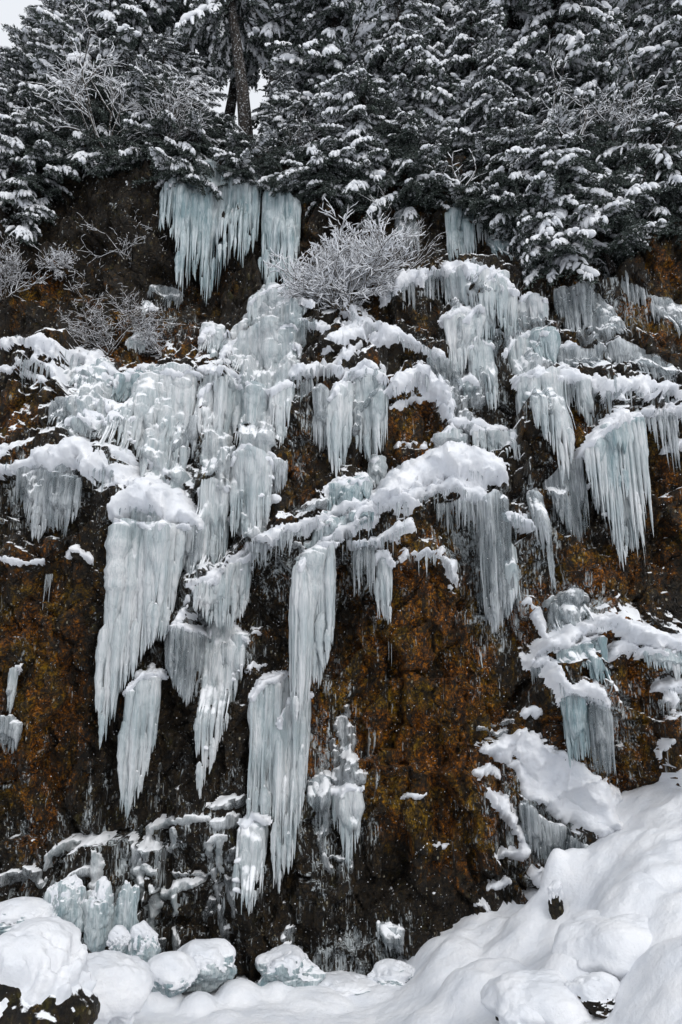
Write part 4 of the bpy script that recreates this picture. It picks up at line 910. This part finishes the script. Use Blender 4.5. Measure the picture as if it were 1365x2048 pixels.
TR = [
 ('tall',40,330,25.5,.62,10,'leftmost tall fir with sky showing beside its top'),
 ('wide',150,310,25.0,.9,80,'broad fir standing behind the bare tree at upper left'),
 ('tall2',270,300,26.2,1.0,150,'tall fir between the bare tree and the dark trunks'),
 ('wide',335,330,24.2,.6,200,'fir with thick snow pads left of the dark trunks'),
 ('bare',495,300,24.6,1.0,30,'fir with a bare dark trunk seen against white sky'),
 ('bare',540,295,25.6,1.0,140,'second bare-trunked fir just right of the first'),
 ('bare',415,280,27.5,1.0,250,'slim bare-trunked fir further back left of the dark trunks'),
 ('tall',690,320,25.0,1.0,300,'big fir right of the bare dark trunks'),
 ('tall2',730,330,26.0,1.05,40,'tall fir behind the rimed round bush'),
 ('wide',800,360,24.4,.8,110,'spreading fir above the slim grey ice column'),
 ('tall',880,330,26.0,1.0,170,'tall fir above the domed snow cap'),
 ('wide',960,380,24.2,.85,230,'bushy fir above the row of sharp icicles'),
 ('tall2',1040,340,26.3,1.05,290,'tall fir right of the bushy one, reaching the top of the frame'),
 ('tall',1130,350,25.2,1.0,350,'heavily loaded fir above the overhanging one at right'),
 ('wide',1210,360,24.6,.9,50,'wide fir with big snow pads left of the right bare tree'),
 ('tall2',1300,360,26.0,1.05,120,'tall fir behind the right bare tree'),
 ('wide',1380,380,24.6,.9,190,'fir cut by the right edge of the frame'),
 ('wide',-60,430,24.0,.7,60,'fir cut by the left edge of the frame'),
 ('tall',170,260,29.5,.9,20,'farther fir filling the gap behind the left bare tree'),
 ('tall2',290,250,30,1.0,70,'farther fir left of the dark trunks'),
 ('tall',700,260,29.5,1.15,130,'farther fir right of the dark trunks'),
 ('tall2',780,270,30,1.15,190,'farther fir behind the centre of the brow'),
 ('tall',960,270,29.5,1.15,250,'farther fir behind the bushy one'),
 ('tall2',1120,270,30,1.2,310,'farther fir behind the heavily loaded one'),
 ('tall',1260,270,29.5,1.15,10,'farther fir behind the right bare tree'),
 ('tall2',1420,280,29.5,1.15,80,'farther fir beyond the right edge'),
 ('young',30,470,22.0,.75,0,'low fir drooping over the left wall'),
 ('dark2',165,345,22.6,.8,90,'low dark fir on the brow at left'),
 ('dark',280,355,22.2,.7,45,'young fir on the brow above the left wall'),
 ('dark2',375,372,21.9,.6,135,'young fir left above the widest blue curtain'),
 ('dark2',480,372,21.9,.5,180,'young fir on top of the widest blue curtain'),
 ('dark',572,395,21.9,.5,225,'young fir above the narrower blue curtain'),
 ('dark2',645,400,21.9,.65,270,'young fir left above the rimed round bush'),
 ('young',720,390,22.2,.85,315,'young fir right above the rimed round bush'),
 ('dark2',810,420,22.0,.75,20,'young fir over the slim grey column'),
 ('dark',875,405,21.9,.5,65,'young fir over the smooth blue pillar'),
 ('dark2',965,415,21.8,.55,110,'young fir over the dull blue veil'),
 ('young',1085,490,21.2,.85,155,'overhanging fir with rows of snow pads at right'),
 ('dark2',440,335,23.5,.45,33,'tiny fir at the foot of the bare dark trunks'),
 ('young2',1130,530,20.9,.95,200,'lowest overhanging fir, tips in front of the smoky veil'),
 ('dark',1215,520,21.0,.95,245,'dark overhanging fir right of the lowest one'),
 ('dark2',1300,470,21.4,.9,290,'dark fir on the wall near the right edge'),
 ('dark',1375,440,21.6,.9,335,'dark fir hanging at the right edge'),
 ('dark2',90,400,22.4,.7,15,'small fir below the leftmost tall one'),
]
TR += [('wide',412,322,26.0,.42,300,'squat fir closing the left half of the bright gap'),('wide',70,300,27.4,.8,33,'hidden broad fir behind the leftmost tall one'),('wide',560,318,23.6,.36,70,'stunted fir beside the second bare trunk'),
 ('wide',230,330,24.0,.5,120,'half-size fir in front of the tall pair left of the trunks'),('wide',680,360,23.6,.6,75,'half-size fir with drooping snow pads above the round bush'),
 ('wide',850,370,23.5,.55,160,'half-size fir above the crooked snow-lined stem'),('wide',1010,400,22.8,.6,200,'half-size fir leaning over the dull blue veil'),
 ('wide',1170,420,22.4,.55,250,'half-size fir filling the brow left of the right bare tree'),('wide',1260,430,22.2,.5,15,'half-size fir under the right bare tree'),
 ('tall2',900,300,27.8,.95,95,'slender fir in the second row above the domed cap'),('tall',1180,300,27.6,.95,205,'slender fir in the second row at right'),
 ('bare',450,290,28.5,.9,60,'distant thin trunk in the bright gap'),('dark',760,395,22.6,.8,40,'dusky fir on the brow right of the round bush'),
 ('dark2',320,350,22.5,.75,10,'dusky fir on the brow above the thin glaze'),('dark',1000,440,21.6,.6,100,'dusky fir tip hanging over the dull blue veil')]
for kind, px, py, Yq, s, rz, lb in TR: conifer(kind, px, py, Yq, s, rz, lb)
# ------------------------------------------------------------------ bare shrubs
def bare(px, py, Yq, H, spread, label, seed, tilt=(0, 0), levels=4, dens=3, r0=.04, name='bare_shrub', cat='shrub', snow=1.0, group='bare snow-rimed shrubs'):
    r = random.Random(seed); x, y, z = at(px, py, Yq)
    root = link(name, None, label=label, cat=cat, group=group, loc=(x, y, z))
    wood, sn = MB(), MB()
    def grow(p, d, ln, rad, lv):
        n = 6; P = [np.array(p)]; dd = np.array(d, float)
        for i in range(n-1):
            dd = dd+np.array([r.gauss(0, .13), r.gauss(0, .13), r.gauss(.02, .10)]); dd /= np.linalg.norm(dd)
            P.append(P[-1]+dd*ln/(n-1))
        P = np.array(P); rd = .75*rad*np.linspace(1, .55, n)+.002
        wood.tube(P, rd, 5)
        if snow and (lv > 2 or levels < 3 or r.random() < .75):
            W = P.copy(); sr = rd*.75+.0045*snow; W[:, 2] += rd*.6+sr*.5
            sn.tube(W, sr*np.array([.3, 1, .9, 1.1, .9, .4]), 5)
        if lv <= 0: return
        for k in range(dens+(lv > 2)):
            u = r.uniform(.3, 1) if k else 1.0; i = min(n-1, int(u*(n-1)))
            q = dd+np.array([r.gauss(0, .65), r.gauss(0, .5), r.gauss(0, .45)])*spread; q /= np.linalg.norm(q)
            grow(P[i], q, ln*r.uniform(.5, .75), rad*.58, lv-1)
    ns = 3+dens
    for k in range(ns):
        d = np.array([r.gauss(0, .55)*spread+tilt[0], r.gauss(0, .35)-.15+tilt[1], 1.0]); d /= np.linalg.norm(d)
        grow((r.gauss(0, .05), 0, 0), d, H*.42*r.uniform(.7, 1.1), r0*r.uniform(.6, 1), levels)
    link('branches', wood.build('branches', M_TWIG), root)
    if snow: link('snow_coat', sn.build('snow_coat', M_CLOD), root)
def hY(px, py): return hit(px, py)[1]
bare(688, 622, hY(690,618)-.1, 3.3, .85, 'dense round bush white with rime in the centre above the snow slope', 3, levels=4, dens=4, r0=.035, snow=2.2)
bare(672, 618, hY(665,612)-.25, 2.8, 1.0, 'lower left twin of the dense round rimed bush', 33, levels=4, dens=4, r0=.03, snow=2.2, tilt=(-.3, 0))
bare(745, 600, hY(745,600)-.1, 3.6, .8, 'taller thin grey shrub behind the dense round bush', 4, levels=4, dens=3, r0=.035, snow=.6, tilt=(.25, 0))
bare(815, 560, hY(815,560)-.1, 2.3, .8, 'small open sapling beside the domed snow cap', 6, levels=3, dens=2, r0=.03, snow=.8, tilt=(.2, 0))
bare(250, 520, hY(250,520)-.2, 2.3, 1.5, 'wiry shrub on the dark wall left of the widest blue curtain', 8, levels=4, dens=2, r0=.025, snow=.8, tilt=(-.3, -.3))
bare(130, 560, hY(130,560)-.2, 1.5, 1.5, 'frosted small shrub on the left wall', 9, levels=4, dens=3, r0=.02, snow=1.2, tilt=(.1, -.3))
bare(215, 712, hY(215,712)-.2, 2.6, 1.3, 'tangled grey shrub rising from the left shoulder crest', 10, levels=4, dens=3, r0=.025, snow=.5, tilt=(-.1, -.2))
bare(320, 705, hY(320,705)-.2, 1.8, 1.6, 'frosted twigs over orange rock right of the tangled shrub', 12, levels=4, dens=3, r0=.02, snow=1.0, tilt=(-.6, -.2))
bare(5, 600, hY(5,600)-.2, 2.5, 1.0, 'upright frosted shrub at the left edge', 13, levels=4, dens=3, r0=.025, snow=.9)
bare(215, 330, 22.0, 5.2, .9, 'large bare tree with rimed limbs at upper left', 14, levels=5, dens=2, r0=.07, name='bare_tree', cat='bare tree', snow=1.8, group='bare trees on the brow', tilt=(-.1, -.1))
bare(330, 330, 22.0, 3.6, 1.1, 'thin rimed tree right of the large bare one at upper left', 15, levels=4, dens=3, r0=.04, name='bare_tree', cat='bare tree', snow=1.2, group='bare trees on the brow')
bare(1270, 360, 21.2, 4.6, 1.1, 'large bare rimed tree at upper right reaching over the edge', 16, levels=5, dens=2, r0=.07, name='bare_tree', cat='bare tree', snow=1.5, group='bare trees on the brow', tilt=(.35, -.1))
bare(1150, 300, 21.4, 3.2, 1.2, 'slim bare tree left of the large one at upper right', 17, levels=4, dens=2, r0=.045, name='bare_tree', cat='bare tree', snow=1.5, group='bare trees on the brow', tilt=(.1, -.1))
bare(925, 385, 21.2, 2.4, 1.1, 'crooked snow-lined stem over the smooth blue pillar', 19, levels=2, dens=2, r0=.045, snow=2.0, name='bare_tree', cat='bare tree', group='bare trees on the brow')
bare(590, 330, 22.0, 2.6, 1.3, 'frosted twig tangle right below the bare dark trunks', 20, levels=4, dens=2, r0=.03, snow=.8, tilt=(.1, -.3))
# ------------------------------------------------------------------ falling snow
g = np.random.default_rng(5); n = 13000
Yf = g.uniform(6, 17.2, n)**1.0; pxf = g.uniform(-80, 1450, n); pyf = g.uniform(-80, 2050, n)
dx, dy, dz = (pxf-682.5)/F, cT-(1024-pyf)/F*sT, sT+(1024-pyf)/F*cT
k = Yf/dy; Pn = np.stack([dx*k, Yf, CZ+dz*k], -1); keep = Pn[:, 2] > .8; Pn = Pn[keep]
rad = g.uniform(.0016, .0042, len(Pn))*(1+.4*(g.random(len(Pn)) > .93))
oc = np.array([[1, 0, 0], [-1, 0, 0], [0, 1, 0], [0, -1, 0], [0, 0, 1], [0, 0, -1]], float)
V = (Pn[:, None]+oc[None]*rad[:, None, None]*g.uniform(.7, 1.2, (len(Pn), 6, 1))).reshape(-1, 3)
ft = np.array([[0, 2, 4], [2, 1, 4], [1, 3, 4], [3, 0, 4], [2, 0, 5], [1, 2, 5], [3, 1, 5], [0, 3, 5]])
Q = (ft[None]+(np.arange(len(Pn))*6)[:, None, None]).reshape(-1, 3)
link('falling_snow', mesh_np('falling_snow', V, Q, M_CLOD, False), kind='stuff', label='fine snowflakes drifting in the air before the cliff', cat='snowfall')
# ------------------------------------------------------------------ camera, light, world
cam = bpy.data.cameras.new('camera'); co = bpy.data.objects.new('camera', cam); col.objects.link(co)
cam.sensor_fit = 'VERTICAL'; cam.sensor_height = 36; cam.lens = 36*F/2048; cam.clip_end = 2000
co.location = (0, 0, CZ); co.rotation_euler = (R(90)+TILT, 0, 0); sc.camera = co
w = bpy.data.worlds.new('World'); sc.world = w; w.use_nodes = True; nt = w.node_tree; nt.nodes.clear()
sky = nt.nodes.new('ShaderNodeTexSky'); sky.sky_type = 'NISHITA'; sky.sun_disc = False; SE, SR = R(38), R(150)
sky.sun_elevation = SE; sky.sun_rotation = SR; sky.air_density = 1.5; sky.dust_density = 6; sky.ozone_density = 1
hs = nt.nodes.new('ShaderNodeHueSaturation'); hs.inputs['Saturation'].default_value = .3
bg = nt.nodes.new('ShaderNodeBackground'); bg.inputs[1].default_value = .12
ou = nt.nodes.new('ShaderNodeOutputWorld')
nt.links.new(sky.outputs[0], hs.inputs['Color']); mxw = nt.nodes.new('ShaderNodeMix'); mxw.data_type = 'RGBA'; mxw.inputs[0].default_value = .8; mxw.inputs[7].default_value = (8.3, 8.6, 9.1, 1); nt.links.new(hs.outputs[0], mxw.inputs[6]); nt.links.new(mxw.outputs[2], bg.inputs[0]); nt.links.new(bg.outputs[0], ou.inputs[0])
sl = bpy.data.lights.new('sun', 'SUN'); sl.energy = .9; sl.angle = R(30); sl.color = (1, .985, .96)
so = bpy.data.objects.new('sun', sl); col.objects.link(so)
sd = Vector((math.sin(SR)*math.cos(SE), math.cos(SR)*math.cos(SE), math.sin(SE)))
so.rotation_euler = (-sd).to_track_quat('-Z', 'Y').to_euler()
sc.view_settings.view_transform = 'Standard'; sc.view_settings.look = 'None'; sc.view_settings.exposure = 0.0
sc.view_settings.gamma = 1
sc.render.engine = 'CYCLES'
try: sc.cycles.transparent_max_bounces = 6; sc.cycles.max_bounces = 3
except Exception: pass
